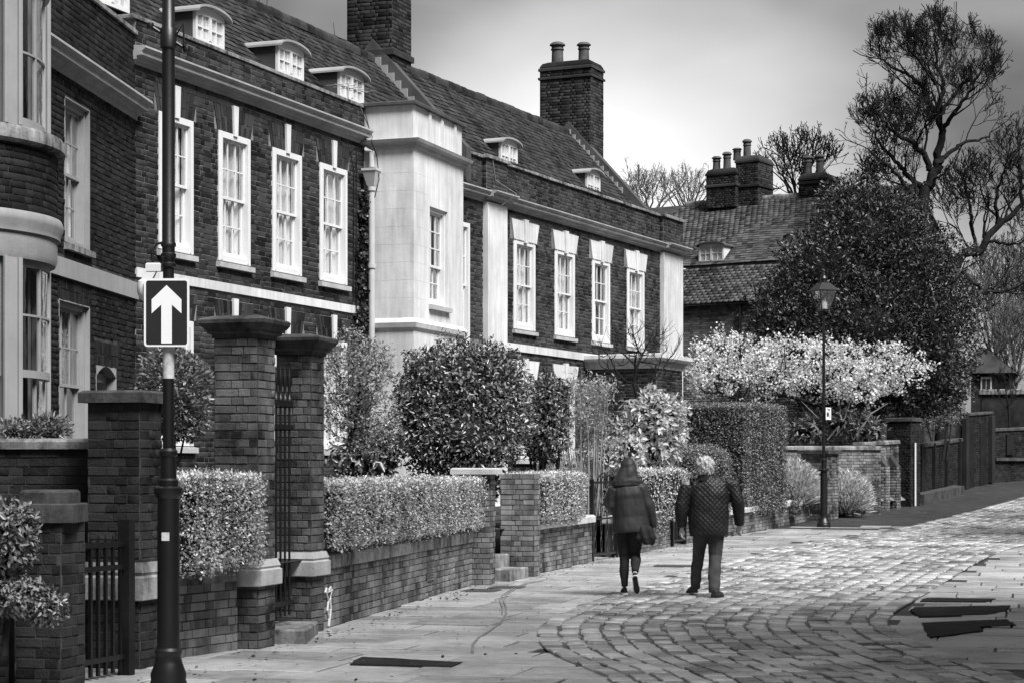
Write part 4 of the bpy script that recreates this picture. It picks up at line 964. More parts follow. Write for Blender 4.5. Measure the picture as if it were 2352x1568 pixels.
w8 = garden_wall('dark brick wall with timber posts at the far end of the path', (11.2, 56.3), (14.5, 64.2), 1.55, .1, copm=m_capD, bmat=m_brickC, seed=71, region=(2080, 980, 2210, 1150))
for u in (1.6, 3.6, 5.6, 7.9): MB().box(u-.08, u+.08, -.1, 0, .1+.04*u, 1.62+.045*u).build('timber_post', m_wood, w8)
MB().loftq([[(0, -.45, -.1), (0, -.12, -.1), (0, -.12, .3), (0, -.45, .28)], [(6.5, -.45, .2), (6.5, -.12, .2), (6.5, -.12, .5), (6.5, -.45, .48)]]).build('stone_kerb', m_capD, w8)
dz = G(65.2)
dr = garden_wall('tall brick doorway wall with a dark timber door at the far right', (14.55, 64.3), (16.3, 67.6), 2.35, .08, copm=m_capD, bmat=m_brickC, seed=72, nobj=120, region=(2200, 950, 2290, 1120), cat='doorway', name='doorway_wall')
MB().box(.5, 1.3, -.03, .0, .0, 2.05).build('dark_doorway_panel', m_wood, dr); MB().box(2.1, 2.9, -.03, .0, .1, 2.15).build('dark_doorway_panel', m_wood, dr); MB().cbox(-.05, .3, -.14, .0, 0, 2.45, .02).cbox(3.2, 3.6, -.14, 0, .2, 2.45, .02).build('door_jamb', m_brickC, dr)  # nearer panel fills in the dark opening, the farther is a timber door
we = garden_wall('brick boundary wall with recessed panels at the right edge', (16.4, 67.8), (20.5, 71.5), 1.75, .1, copm=m_capD, bmat=m_brickC, seed=73, nobj=120)
for u in (.9, 2.2, 3.4): MB().box(u-.2, u+.2, -.06, -.0, .95, 1.65).build('dark_recess_panel', m_wood, we)  # dark panels painting in the shade of the wall's recesses
MB().box(0, 5.5, -.12, 0, .75, .85).build('string_ledge', m_capD, we)

# ================================================================ street furniture
def rounded_rect(w_, h_, r, n=6):
    pts = []
    for cx_, cy_, a0 in ((w_/2-r, h_/2-r, 0), (-w_/2+r, h_/2-r, 90), (-w_/2+r, -h_/2+r, 180), (w_/2-r, -h_/2+r, 270)):
        pts += [(cx_+r*math.cos(R(a0+90*i/n)), cy_+r*math.sin(R(a0+90*i/n))) for i in range(n+1)]
    return pts
def lantern(root, z0, s):      # four-sided tapering lantern, z0 bottom of the glass
    lf = MB(); a, b, h = .105*s, .225*s, .40*s
    for sx in (-1, 1):
        for sy in (-1, 1): lf.tube([(sx*a, sy*a, z0), (sx*b, sy*b, z0+h)], .014*s, 6)
    lf.box(-a-.02, a+.02, -a-.02, a+.02, z0-.03, z0); 
    e = b+.035*s; lf.loftq([[(-e,-e,z0+h),(e,-e,z0+h),(e,e,z0+h),(-e,e,z0+h)],[(-e,-e,z0+h+.03),(e,-e,z0+h+.03),(e,e,z0+h+.03),(-e,e,z0+h+.03)],[(-.1*s,-.1*s,z0+h+.2*s),(.1*s,-.1*s,z0+h+.2*s),(.1*s,.1*s,z0+h+.2*s),(-.1*s,.1*s,z0+h+.2*s)]])
    t = z0+h+.2*s; lf.lathe([(.1*s, t), (.11*s, t+.02), (.075*s, t+.04), (.085*s, t+.1*s), (.06*s, t+.16*s), (.065*s, t+.18*s), (.03*s, t+.2*s), (.02*s, t+.25*s), (.03*s, t+.28*s), (.004, t+.32*s)], (0, 0), 12)
    lf.tube([(0, 0, z0-.16*s), (0, 0, z0-.03)], .03, 8)
    for sx in (-1, 1): lf.tube([(0, 0, z0-.2*s), (sx*.09*s, 0, z0-.17*s), (sx*.11*s, 0, z0-.02)], .012, 6)
    fr = lf.build('lantern_frame', m_iron, root)
    MB().lathe([(.03, z0+.005), (a*.75, z0+.01), (a*.8, z0+h*.35), (a*.5, z0+h*.5), (.02, z0+h*.55)], (0, 0), 12).build('diffuser', m_paint, fr, True)
    for k in range(4):
        c, s_ = math.cos(k*math.pi/2), math.sin(k*math.pi/2)
        q = [(-a+.01, -a, z0), (a-.01, -a, z0), (b-.01, -b, z0+h), (-b+.01, -b, z0+h)]; q2 = [(x, y+.004, z) for x, y, z in q]
        MB().loftq([[(x*c-y*s_, x*s_+y*c, z) for x, y, z in qq] for qq in (q, q2)]).build('lantern_pane', m_lampglass, fr)
m_lampglass = glass_mat(); m_lampglass.name = 'lantern_glass'
m_sticker = M('grey_band', .3, .62, .6, ns=20, na=1.0, mot=.4)
lx, ly = gp(388, 1592); ly = 14.3; lx = (387-CX)/F*ly
near = empty('lamp_post', (lx, ly, 0), 0, 'black cast iron lamp post in the foreground carrying the arrow sign', 'lamp post', 'black street lamps')
pb = MB(); pb.lathe([(.14, 0), (.14, .06), (.125, .1), (.13, .14), (.1, .22), (.09, .27), (.098, .29), (.098, .31), (.082, .33)], (0, 0), 20); pb.build('base', m_iron, near, True)
pb = MB(); pb.lathe([(.081, .33), (.079, 1.40), (.095, 1.42), (.105, 1.44), (.105, 1.475), (.085, 1.49)], (0, 0), 20); pb.build('base_column', m_iron, near, True)
pb = MB(); pb.lathe([(.07, 1.49), (.072, 1.53), (.058, 1.545), (.056, 1.7), (.066, 1.71), (.066, 1.74), (.05, 1.76)], (0, 0), 18); pb.build('collar', m_iron, near, True)
pb = MB(); pb.lathe([(.041, 1.74), (.040, 3.05), (.055, 3.06), (.055, 3.08), (.045, 3.09), (.047, 3.12), (.055, 3.13), (.055, 3.15), (.046, 3.16), (.046, 3.2), (.055, 3.21), (.055, 3.225), (.047, 3.24), (.046, 4.62), (.06, 4.63), (.06, 4.76), (.046, 4.78), (.044, 5.4)], (0, 0), 18); pb.build('shaft', m_iron, near, True)
MB().lathe([(.0425, 2.26), (.0425, 2.49)], (0, 0), 18, cap=False).build('grey_band', m_sticker, near, True)
pb = MB(); pb.tube([(-.13, 0, 4.79), (.13, 0, 4.62)], .013, 8).lathe([(.024, 4.77), (.028, 4.79), (.024, 4.81)], (-.13, 0), 10).lathe([(.024, 4.6), (.028, 4.62), (.024, 4.64)], (.13, 0), 10); pb.tube([(.06, -.02, 4.72), (.11, -.02, 4.80), (.115, -.02, 4.64)], .008, 6); pb.build('ladder_bar', m_iron, near, True)
lantern(near, 5.6, 1.3)
MB().box(-.035, .02, -.0825, -.0795, 1.1, 1.16).build('sticker', m_sticker, near)
far_xy = gp(1892, 1209); fz = G(far_xy[1])
far = empty('lamp_post', (far_xy[0], far_xy[1], fz), R(20), 'black cast iron street lamp with a glass lantern beside the path, right of the walkers', 'lamp post', 'black street lamps')
def fzp(y): return EYE+(HY-y)/F*far_xy[1]-fz
MB().lathe([(.16, 0), (.16, .05), (.145, .08), (.15, .1), (.1, fzp(1187)-.02), (.105, fzp(1187)), (.08, fzp(1185))], (0, 0), 18).build('base', m_iron, far, True)
MB().lathe([(.085, fzp(1187)), (.078, fzp(1081)), (.12, fzp(1080)), (.12, fzp(1077)), (.085, fzp(1075))], (0, 0), 18).build('base_column', m_iron, far, True)
MB().lathe([(.062, fzp(1076)), (.055, fzp(1058)), (.07, fzp(1057)), (.07, fzp(1054)), (.045, fzp(1052))], (0, 0), 16).build('collar', m_iron, far, True)
MB().lathe([(.038, fzp(1053)), (.036, fzp(926)), (.055, fzp(925)), (.055, fzp(920)), (.036, fzp(919)), (.033, fzp(770)), (.045, fzp(769)), (.045, fzp(764)), (.032, fzp(763)), (.03, fzp(728))], (0, 0), 14).build('shaft', m_iron, far, True)
MB().tube([(-.13, 0, fzp(767)), (.13, 0, fzp(769))], .014, 6).build('ladder_bar', m_iron, far, True)
lantern(far, fzp(711), 1.02)
def text_mesh(body, size, name, mat, parent, loc, rx=R(90), align='CENTER', ext=.001):
    cu = bpy.data.curves.new(name, 'FONT'); cu.body = body; cu.size = size; cu.align_x = align; cu.align_y = 'CENTER'; cu.extrude = ext
    t = bpy.data.objects.new(name, cu); COL.objects.link(t); dg = bpy.context.evaluated_depsgraph_get()
    me = bpy.data.meshes.new_from_object(t.evaluated_get(dg)); bpy.data.objects.remove(t); me.materials.append(mat)
    o = bpy.data.objects.new(name, me); COL.objects.link(o); o.parent = parent; o.location = loc; o.rotation_euler = (rx, 0, 0); return o
m_signw = M('sign_white', .72, .8, .4, ns=2, na=.3); m_signk = M('sign_blue_black', .018, .03, .35, ns=3, na=.4); m_ink = M('sign_ink', .015, .03, .5, ns=3)
# no-waiting plate on the far lamp
sp = empty('parking_plate', (far_xy[0]+.1, far_xy[1]-.05, EYE+(HY-949)/F*far_xy[1]), R(58), 'small white parking plate on the far street lamp', 'sign')
MB().box(-.14, .14, -.008, .008, -.14, .14).build('plate', m_signw, sp)
MB().lathe([(.058, -.002), (.058, .002)], (0, 0), 20).build('roundel', m_ink, sp).location = (-.055, -.011, -.02); sp.children[-1].rotation_euler = (R(90), 0, 0)
text_mesh('Restricted', .045, 'lettering', m_ink, sp, (0, -.0095, .105)); text_mesh('ZONE', .045, 'lettering', m_ink, sp, (0, -.0095, .07))
for k, tx in enumerate(('At', 'any', 'time')): text_mesh(tx, .045, 'lettering', m_ink, sp, (.065, -.0095, .02-k*.045))
# one-way arrow sign
zs = EYE+(HY-718)/F*(ly-.07)
sg = empty('one_way_sign', (lx, ly-.075, zs), 0, 'rectangular sign with a large white upward arrow on the foreground lamp post', 'sign')
sw, sh = 104/F*(ly-.07), 156/F*(ly-.07)
def plate(w_, h_, r, y0, y1, name, mat): MB().prism(rounded_rect(w_, h_, r), y0, y1).build(name, mat, sg)
plate(sw, sh, .025, -.002, .004, 'sign_border', m_signw); plate(sw*.905, sh*.935, .016, -.0045, -.002, 'sign_face', m_signk)
k = sw/325        # arrow measured on the sign, 325 wide
ar = [(0, 195), (107, 92), (107, -8), (38, 55), (38, -220), (-38, -220), (-38, 55), (-107, -8), (-107, 92)]
ar = [(x*k, (y)*k) for x, y in ar]
MB().prism([ar[0], ar[8], ar[7], ar[6], ar[3], ar[2], ar[1]], -.0065, -.0045).prism([ar[6], ar[5], ar[4], ar[3]], -.0065, -.0045).build('arrow', m_signw, sg)
for dz_ in (-.1, .1): MB().box(-.06, .06, .004, .03, dz_-.015, dz_+.015).build('sign_clip', m_leadp, sg)
# dome camera on the post
cz = EYE+(HY-640)/F*ly
cc = empty('security_camera', (lx-.02, ly, cz), 0, 'white dome security camera bracketed to the foreground lamp post above the sign', 'camera')
b = MB(); b.cbox(-.14, -.03, -.03, .03, .05, .11, .01); b.loftq([[(-.12, -.025, .06), (-.06, -.025, .06), (-.06, .025, .06), (-.12, .025, .06)], [(-.18, -.03, -.02), (-.1, -.03, -.02), (-.1, .03, -.02), (-.18, .03, -.02)]]); b.build('bracket', m_paint, cc)
b = MB(); b.lathe([(.02, -.0), (.05, -.02), (.058, -.06), (.055, -.1), (.04, -.14), (.015, -.16)], (-.15, 0), 16); b.build('dome', m_paint, cc, True)
b = MB(); b.tube([(-.09, 0, .1), (-.1, 0, .2), (-.06, 0, .25), (.0, 0, .26)], .01, 8); b.build('cable', m_iron, cc, True)

# ================================================================ houses behind
Dv = Frame(0, 0, .85, -.53); dox, doy = at(1420, 0, 66).x, 66.0
Dv = Frame(dox, doy, .85, -.53)
hD = empty('background_house', (dox, doy, 0), Dv.a, 'brick house with a long tiled roof and tall chimney stacks behind the pilastered house', 'house')
def dz_(x, y, off=0): return Dv.uz(x, y, off)
uL = dz_(1470, 690)[0]; uR = dz_(2150, 690)[0]; ze = dz_(1650, 690)[1]; zmid = dz_(1600, 610)[1]; 
yR = 4.6; zr = dz_(1700, 462, -yR)[1]; uRL = dz_(1560, 480, -yR)[0]
D0, D1 = dz_(1525, 690)[0]-3, dz_(1990, 690)[0]
wl = MB().box(D0, D1, 0, 6, 0, ze).build('wall', m_mortarD, hD)
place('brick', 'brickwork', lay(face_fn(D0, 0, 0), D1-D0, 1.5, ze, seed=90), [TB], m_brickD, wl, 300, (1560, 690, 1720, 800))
rf = MB(); roof_plane(rf, D0-.2, D1, -.2, ze-.1, 1.0, zmid); roof_plane(rf, D0, D1, 1.0, zmid+.1, yR, zr); roof_plane(rf, D0, D1, 9, zmid, yR, zr)
rD = rf.build('roof', m_tileD, hD)
ug = dz_(1755, 600)[0]
tl = tiles_on(lambda f: D0-.2, lambda f: ug-.5*0, -.2, ze-.1, 1.0, zmid, 91, w=.2, ex=.13)
tl += tiles_on(lambda f: D0+1.5*f, lambda f: D1, 1.0, zmid+.1, yR, zr, 92, w=.2, ex=.15)
place('roof_tile', 'roof_tiles', tl, [TX], m_tileD, rD, 300, (1560, 460, 1850, 690)); ridge_tiles(rD, D0+1.5, D1, yR, zr+.06, m_stoneD)
MB().loftq([[(ug-.05, -.3, ze), (ug+3.5, -.3, ze), (ug+1.7, -.3, zmid+.5)], [(ug-.05, 1.2, ze), (ug+3.5, 1.2, ze), (ug+1.7, 1.2, zmid+.5)]]).build('gablet', m_brickB, hD)
d0 = dz_(1605, 600, -1.2); d1 = dz_(1662, 600, -1.2); dt = dz_(1605, 566, -1.2)[1]
dormer(hD, d0[0], d1[0], d0[1]-.05, dt, 1.2, 2.0, cheek=m_render)
d0 = dz_(1805, 600, -1.2); d1 = dz_(1850, 600, -1.2); dormer(hD, d0[0], d1[0], d0[1]-.3, dz_(1805, 545, -1.2)[1], 1.2, 2.0, cheek=m_render)
def stackD(x0, x1, ytop, yb, off, dep, pots, band):
    a, b = dz_(x0, 400, -off)[0], dz_(x1, 400, -off)[0]; zt = dz_(x0, ytop, -off)[1]; zb = dz_(x0, yb, -off)[1]
    chimney(hD, a, b, off, off+dep, zb, zt-.26, m_brickB, bands=((dz_(x0, band, -off)[1], .08, .05),), pots=[(dz_(px, 0, -off-dep*.4)[0], off+dep*.4, dz_(px, pt, -off-dep*.4)[1]-zt+.08, .135) for px, pt in pots])
stackD(1622, 1690, 388, 480, 4.0, 1.2, ((1646, 360), (1670, 350)), 432)
stackD(1690, 1742, 358, 480, 4.2, 1.2, ((1693, 341), (1716, 321)), 432)
stackD(1835, 1895, 398, 450, 4.4, 1.2, ((1856, 358), (1883, 355)), 425)
MB().tube([(dz_(1703, 690)[0], -.12, 0), (dz_(1703, 690)[0], -.12, ze)], .06, 8).build('downpipe', m_iron, hD)
# distant cottage and pale wall at the right edge
hF = empty('distant_cottage', (at(2230, 0, 92).x, 92, 2.4), R(-20), 'small distant cottage with a hipped tiled roof beyond the boundary wall at the right', 'house')
sc_ = 92/F
def hz(y): return EYE+(HY-y)*sc_-2.4
MB().box(0, 1.75, 0, 3, 0, hz(855)).build('wall', m_brickB, hF)
MB().loftq([[(-.25, -.25, hz(857)), (2.0, -.25, hz(857)), (2.0, 3.2, hz(857)), (-.25, 3.2, hz(857))], [(.2, .9, hz(795)), (.5, .9, hz(795)), (.5, 2.2, hz(795)), (.2, 2.2, hz(795))]]).build('roof', m_tile, hF)
MB().box(.45, .95, -.03, .05, hz(910), hz(865)).build('window', m_paint, hF)
MB().box(.52, .68, -.045, -.03, hz(905), hz(870)).build('pane', m_room, hF.children[-1]); MB().box(.72, .88, -.045, -.03, hz(905), hz(870)).build('pane', m_room, hF.children[-2])
wF = empty('outbuilding', (at(2255, 0, 86).x, 86, 2.2), R(-12), 'pale stone outbuilding wall with a parapet at the far right', 'building')
MB().box(0, 8, 0, 3, 0, EYE+(HY-905)/F*86-2.2).build('wall', m_brickB, wF); MB().cbox(-.1, 8.1, -.1, 3, EYE+(HY-905)/F*86-2.2, EYE+(HY-893)/F*86-2.2, .05).build('parapet', m_stoneD, wF)
# added unseen tall house across the street, behind and right of the camera: keeps the near left in shade
hS = empty('tall_shade_house', (7.6, -12, 0), 0, 'unseen tall brick house added across the street to shade the near left', 'house')
# ================================================================ planting
def norm(a): return a/np.maximum(1e-9, np.linalg.norm(a, axis=-1, keepdims=True))
def leaves(name, P, D, size, mat, parent, aspect=.45, fold=.25, jit=.35, kind='stuff', var=.35, six=False, nrm=None):
    """folded leaf blades at P pointing along D"""
    n = len(P); D = norm(D+RNG.normal(0, jit, (n, 3))); S = norm(np.cross(D, RNG.normal(0, 1, (n, 3)))) if nrm is None else norm(np.cross(norm(nrm+RNG.normal(0, .38, (n, 3))), D)); Nn = np.cross(D, S)
    s = (size*(1+RNG.uniform(-var, var, n)))[:, None]; w_ = s*aspect*.5
    if six:
        V = np.stack([P, P+D*s*.35+S*w_+Nn*w_*fold, P+D*s*.75+S*w_*.7+Nn*w_*fold*.5, P+D*s-Nn*s*.12, P+D*s*.75-S*w_*.7+Nn*w_*fold*.5, P+D*s*.35-S*w_+Nn*w_*fold], 1).reshape(-1, 3)
        b = (np.arange(n)*6)[:, None]; Q = np.concatenate([b+np.array([[0, 1, 2, 3]]), b+np.array([[0, 3, 4, 5]])])
    else:
        V = np.stack([P, P+D*s*.45+S*w_+Nn*w_*fold, P+D*s, P+D*s*.45-S*w_+Nn*w_*fold], 1).reshape(-1, 3)
        b = (np.arange(n)*4)[:, None]; Q = np.concatenate([b+np.array([[0, 1, 2]]), b+np.array([[0, 2, 3]])])
    o = mesh_np(name, V, Q, mat, parent)
    if kind: o['kind'] = kind
    return o
def leaf_objects(P, D, size, mat, parent, n, aspect=.5):
    """single large leaves as parts sharing one mesh"""
    V = [(0,0,0), (.12,.35,.05), (.2*aspect/.5,.5,.06), (.1,.8,.02), (0,1,-.08), (-.1,.8,.02), (-.2*aspect/.5,.5,.06), (-.12,.35,.05)]
    me = bpy.data.meshes.new('leaf'); me.from_pydata(V, [], [(0,1,2,4), (2,3,4), (0,4,6,7), (4,5,6)]); me.update(); me.materials.append(mat)
    for p, d in zip(P[:n], D[:n]):
        o = bpy.data.objects.new('leaf', me); COL.objects.link(o); o.parent = parent; o.location = p
        o.rotation_euler = Vector(d).to_track_quat('Y', 'Z').to_euler(); o.rotation_euler.rotate_axis('Y', random.uniform(-1.2, 1.2)); s = size*random.uniform(.75, 1.25); o.scale = (s, s, s)
def rbox_points(n, hx, hy, z0, z1, r, noise_=.02, nf=5.0, bottom=.3):
    dims = np.array([hx*2, hy*2, z1-z0]); areas = np.array([dims[1]*dims[2]]*2+[dims[0]*dims[2]]*2+[dims[0]*dims[1], dims[0]*dims[1]*bottom])
    f = RNG.choice(6, n, p=areas/areas.sum()); p = RNG.uniform(-1, 1, (n, 3)); c = np.array([0, 0, (z0+z1)/2]); h = dims/2
    ax = np.array([0, 0, 1, 1, 2, 2])[f]; sg_ = np.array([-1, 1, -1, 1, 1, -1])[f]; p[np.arange(n), ax] = sg_; p = p*h
    inn = np.maximum(h-r, .01); q = np.clip(p, -inn, inn); d = norm(p-q); 
    wob = noise_*(np.sin(p[:, 0]*nf+p[:, 2]*nf*1.3)+np.sin(p[:, 1]*nf*1.7-p[:, 2]*nf)+np.sin(p[:, 0]*nf*2.6+p[:, 1]*nf*2.1))*.6+RNG.normal(0, noise_*.8, n)
    return q+d*(r+wob)[:, None]+c, d
def hedge(label, c, ang, hx, hy, z0, z1, n, size, mat, r=.12, noise_=.02, cat='hedge', name='clipped_hedge', corem=None, aspect=.55, group=None, up=.3):
    root = empty(name, (c[0], c[1], 0), ang, label, cat, group)
    P, D = rbox_points(n, hx, hy, z0, z1, r, noise_)
    P = P-D*RNG.uniform(0, 1, (n, 1))**2*.1
    core = MB(); e = .05+noise_*1.2; core.loftq([[(-hx+a, -hy+a, z), (hx-a, -hy+a, z), (hx-a, hy-a, z), (-hx+a, hy-a, z)] for a, z in ((e+r*.7, z0+.02), (e+r*.35, z0+r*.6), (e+r*.35, z1-r*.9-e*.3), (e+r*.8, z1-e-r*.2))]); core.build('dark_core', corem or m_hcore, root)  # solid near-black core filling the hedge behind its leaves
    leaves('foliage', P, norm(RNG.normal(0, 1, D.shape))+D*.35+np.array([0, 0, .2]), size, mat, root, aspect=aspect, jit=.2, nrm=D)
    if mat is lf_hedge:
        k = n//6; T = np.stack([RNG.uniform(-hx+.03, hx-.03, k), RNG.uniform(-hy+.03, hy-.03, k), z1-.012+RNG.normal(0, .014, k)], 1); leaves('bright_top_leaves', T, norm(RNG.normal(0, 1, (k, 3)))+[0, 0, .2], size*1.1, lf_toplit, root, aspect=.55, jit=.2, nrm=np.tile([0, 0, 1.], (k, 1)))  # extra pale leaves on top paint in the light from above
    return root
def blob_points(n, ells, shell=.55):
    """points in a union of ellipsoids (cx,cy,cz,rx,ry,rz), denser towards the surface; returns points and outward directions"""
    w_ = np.array([(e[3]*e[4]*e[5])**.75 for e in ells]); k = RNG.choice(len(ells), n, p=w_/w_.sum()); E = np.array(ells)[k]
    d = norm(RNG.normal(0, 1, (n, 3))); rad = 1-(1-RNG.uniform(0, 1, n))*0-shell*RNG.uniform(0, 1, n)**1.8
    lump = 1+.10*np.sin(d[:, 0]*7+E[:, 0])*np.sin(d[:, 1]*6+1)+.09*np.sin(d[:, 2]*9+d[:, 0]*5)+.07*np.sin(d[:, 0]*17+d[:, 2]*13)
    P = E[:, :3]+d*E[:, 3:6]*(rad*lump)[:, None]; return P, d
def tubes(name, segs, mat, parent, seg=5, kind=None):
    """segs: array (n,8): p0,p1,r0,r1"""
    S = np.asarray(segs, float); n = len(S); a, b = S[:, :3], S[:, 3:6]; t = norm(b-a)
    ref = np.where(np.abs(t[:, 2:3]) < .9, np.array([[0, 0, 1.]]), np.array([[1., 0, 0]])); x = norm(np.cross(t, ref)); y = np.cross(t, x); V = []
    for k in range(seg):
        c, s = math.cos(2*math.pi*k/seg), math.sin(2*math.pi*k/seg); V.append(a+(x*c+y*s)*S[:, 6:7])
    for k in range(seg):
        c, s = math.cos(2*math.pi*k/seg), math.sin(2*math.pi*k/seg); V.append(b+t*S[:, 7:8]*.3+(x*c+y*s)*S[:, 7:8])
    V = np.stack(V, 1).reshape(-1, 3); base = (np.arange(n)*2*seg)[:, None]
    Q = np.concatenate([base+np.array([[k, (k+1) % seg, seg+(k+1) % seg, seg+k]]) for k in range(seg)])
    o = mesh_np(name, V, Q, mat, parent, smooth=True)
    if kind: o['kind'] = kind
    return o
def sca(trunk, att, step, infl, kill, iters=140, bias=(0, 0, .08)):
    """space colonisation: grows branches from the trunk polylines into the attractor cloud"""
    nodes = [np.array(trunk[0], float)]; par = [-1]
    for p in trunk[1:]:
        p = np.array(p, float); a = nodes[-1]; m = max(1, int(np.linalg.norm(p-a)/step))
        for j in range(1, m+1): nodes.append(a+(p-a)*j/m); par.append(len(nodes)-2)
    nodes = np.array(nodes); par = list(par); att = np.array(att, float)
    dist = np.full(len(att), 1e9); near_ = np.zeros(len(att), int)
    def upd(i0):
        nonlocal dist, near_
        new = nodes[i0:]
        for c0 in range(0, len(new), 400):
            d = np.linalg.norm(att[:, None]-new[None, c0:c0+400], axis=2); j = d.argmin(1); dm = d[np.arange(len(att)), j]; m = dm < dist
            dist[m] = dm[m]; near_[m] = j[m]+i0+c0
    upd(0)
    for it in range(iters):
        act = dist < infl
        if not act.any(): break
        idx = np.unique(near_[act]); newp = []
        for i in idx:
            v = (att[act & (near_ == i)]-nodes[i]); v = norm(v).sum(0)+np.array(bias)*len(v)+RNG.normal(0, .12, 3); l = np.linalg.norm(v)
            if l < 1e-6: continue
            newp.append((nodes[i]+v/l*step, i))
        if not newp: break
        i0 = len(nodes); nodes = np.vstack([nodes, [p for p, _ in newp]]); par += [i for _, i in newp]; upd(i0)
        keep = dist > kill; att, dist, near_ = att[keep], dist[keep], near_[keep]
        if not len(att): break
    return nodes, np.array(par)
def branch_segs(nodes, par, tip, power=2.4, rmax=.4):
    n = len(nodes); r = np.zeros(n); ch = np.zeros(n, int)
    for i in range(n-1, 0, -1):
        if ch[i] == 0: r[i] = tip**power
        r[par[i]] += r[i]; ch[par[i]] += 1
    r = np.minimum(np.maximum(r, tip**power)**(1/power), rmax); i = np.arange(1, n); p = par[i]
    return np.concatenate([nodes[p], nodes[i], r[p][:, None]*.5+r[i][:, None]*.5, r[i][:, None]], 1), ch, r
def twig_segs(nodes, par, ch, n, length, rad, up=.5, k=2):
    idx = np.concatenate([np.where(ch == 0)[0]]*3+[RNG.choice(len(nodes), n)]) if n else np.where(ch == 0)[0]
    d0 = norm(nodes[idx]-nodes[np.maximum(par[idx], 0)]+1e-6); S = []; p = nodes[idx]; d = norm(d0+RNG.normal(0, .55, p.shape)+np.array([0, 0, up])); L = length*RNG.uniform(.5, 1.2, (len(p), 1))
    for j in range(k):
        q = p+d*L/k; S.append(np.concatenate([p, q, np.full((len(p), 1), rad*(1-.3*j)), np.full((len(p), 1), rad*(.7-.3*j))], 1)); p = q; d = norm(d+RNG.normal(0, .3, p.shape)+np.array([0, 0, up*.5]))
    return np.concatenate(S), p
def ell(x, y, Y, rx, ry, rd=None):       # ellipsoid from a place and radii in the print at a distance
    c = at(x, y, Y); k = Y/F; return (c.x, c.y, c.z, rx*k, rd or (rx+ry)*.5*k, ry*k)
def bare_tree(label, name, trunk, ells, natt, step, infl, kill, tip, mat, twl=.25, twn=1500, cat='tree', twr=None, rmax=.4, up=.5, group=None):
    t0 = Vector(trunk[0]); root = empty(name, t0, 0, label, cat, group); att = blob_points(natt, ells, .95)[0]
    nodes, par = sca(trunk, att, step, infl, kill); S, ch, r = branch_segs(nodes, par, tip, rmax=rmax); T, tips = twig_segs(nodes, par, ch, twn, twl, twr or tip*.8, up)
    off = np.array(t0); S[:, :3] -= off; S[:, 3:6] -= off; T[:, :3] -= off; T[:, 3:6] -= off
    big = S[:, 6] > tip*5
    tubes('trunk', S[big], mat, root, 7); tubes('branches', S[~big], mat, root, 4, 'stuff'); tubes('twigs', T, mat, root, 3, 'stuff')
    return root, nodes, ch, tips, off
m_litter = M('dead_leaf', .02, .12, .8, rnd=.9)
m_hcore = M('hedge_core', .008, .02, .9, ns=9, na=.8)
lf_hedge = leaf_mat('box_leaf', .04, .8, .4, 1.3); lf_toplit = leaf_mat('toplit_box_leaf', .45, .9, .45, 1.0, .2); lf_yew = leaf_mat('dark_hedge_leaf', .02, .38, .45, 1.8); lf_laurel = leaf_mat('laurel_leaf', .015, .3, .25, 2.2, .1)
lf_holly = leaf_mat('evergreen_leaf', .008, .13, .5, 3.5, .1); lf_pale = leaf_mat('pale_leaf', .15, .5, .5, 1.0, .35); lf_var = leaf_mat('variegated_leaf', .2, .65, .4, .8, .3)
lf_blossom = leaf_mat('blossom_petal', .5, .88, .6, .6, .35); lf_grey = leaf_mat('lavender_leaf', .25, .75, .6, 1.0, .3); lf_mid = leaf_mat('shrub_leaf', .05, .25, .4, 1.2, .2); lf_ivy = leaf_mat('ivy_leaf', .015, .07, .35, 1.3, .1)

# clipped hedges on the walls
hedge('clipped box hedge right of the sign post, left of the tall gate piers', (-2.68, 17.1), aw, .72, .36, .74, 1.56, 22000, .027, lf_hedge, .14, .025)
hedge('long clipped box hedge behind the tall gate piers on the long garden wall', (-1.37, 23.95), math.atan2(7.75, 1.37), 3.98, .34, .78, 1.49, 68000, .028, lf_hedge, .13, .022)
hedge('small square box hedge on the curved wall with pale coping', (.56, 31.2), math.atan2(3.75, 1.13), 1.25, .34, .78, 1.56, 18000, .03, lf_hedge, .13, .025)
hedge('low box hedge behind the scrollwork gate and the hooded walker', (2.05, 37.6), math.atan2(.75, 1), 1.35, .5, .62, 1.62, 14000, .042, lf_hedge, .15, .03)
hedge('rounded dark hedge mound behind the grey haired walker', (3.78, 40.6), .6, .62, .62, .5, 2.12, 18000, .036, lf_yew, .42, .016, name='hedge_mound')
hedge('tall dark clipped hedge block right of the walkers', (4.92, 44.8), af, 1.15, .92, .6, 3.08, 46000, .042, lf_yew, .14, .014, name='tall_hedge')
# clipped standard tree by the corner
tp = empty('topiary_tree', (-3.55, 20.8, .7), 0, 'small clipped standard tree behind the arrow sign post', 'tree')
P, D = blob_points(9000, [(0, 0, 1.75, .36, .34, .44), (.08, 0, 1.45, .27, .27, .25)], .5); leaves('crown', P, D+[0, 0, .2], .05, lf_mid, tp, jit=.7)
tubes('trunk', [(.05, 0, 0, .08, 0, .6, .03, .028), (.08, 0, .6, .02, 0, 1.1, .028, .022), (.02, 0, 1.1, 0, 0, 1.7, .022, .01), (.05, 0, .9, .15, .05, 1.4, .015, .008)], m_bark, tp)
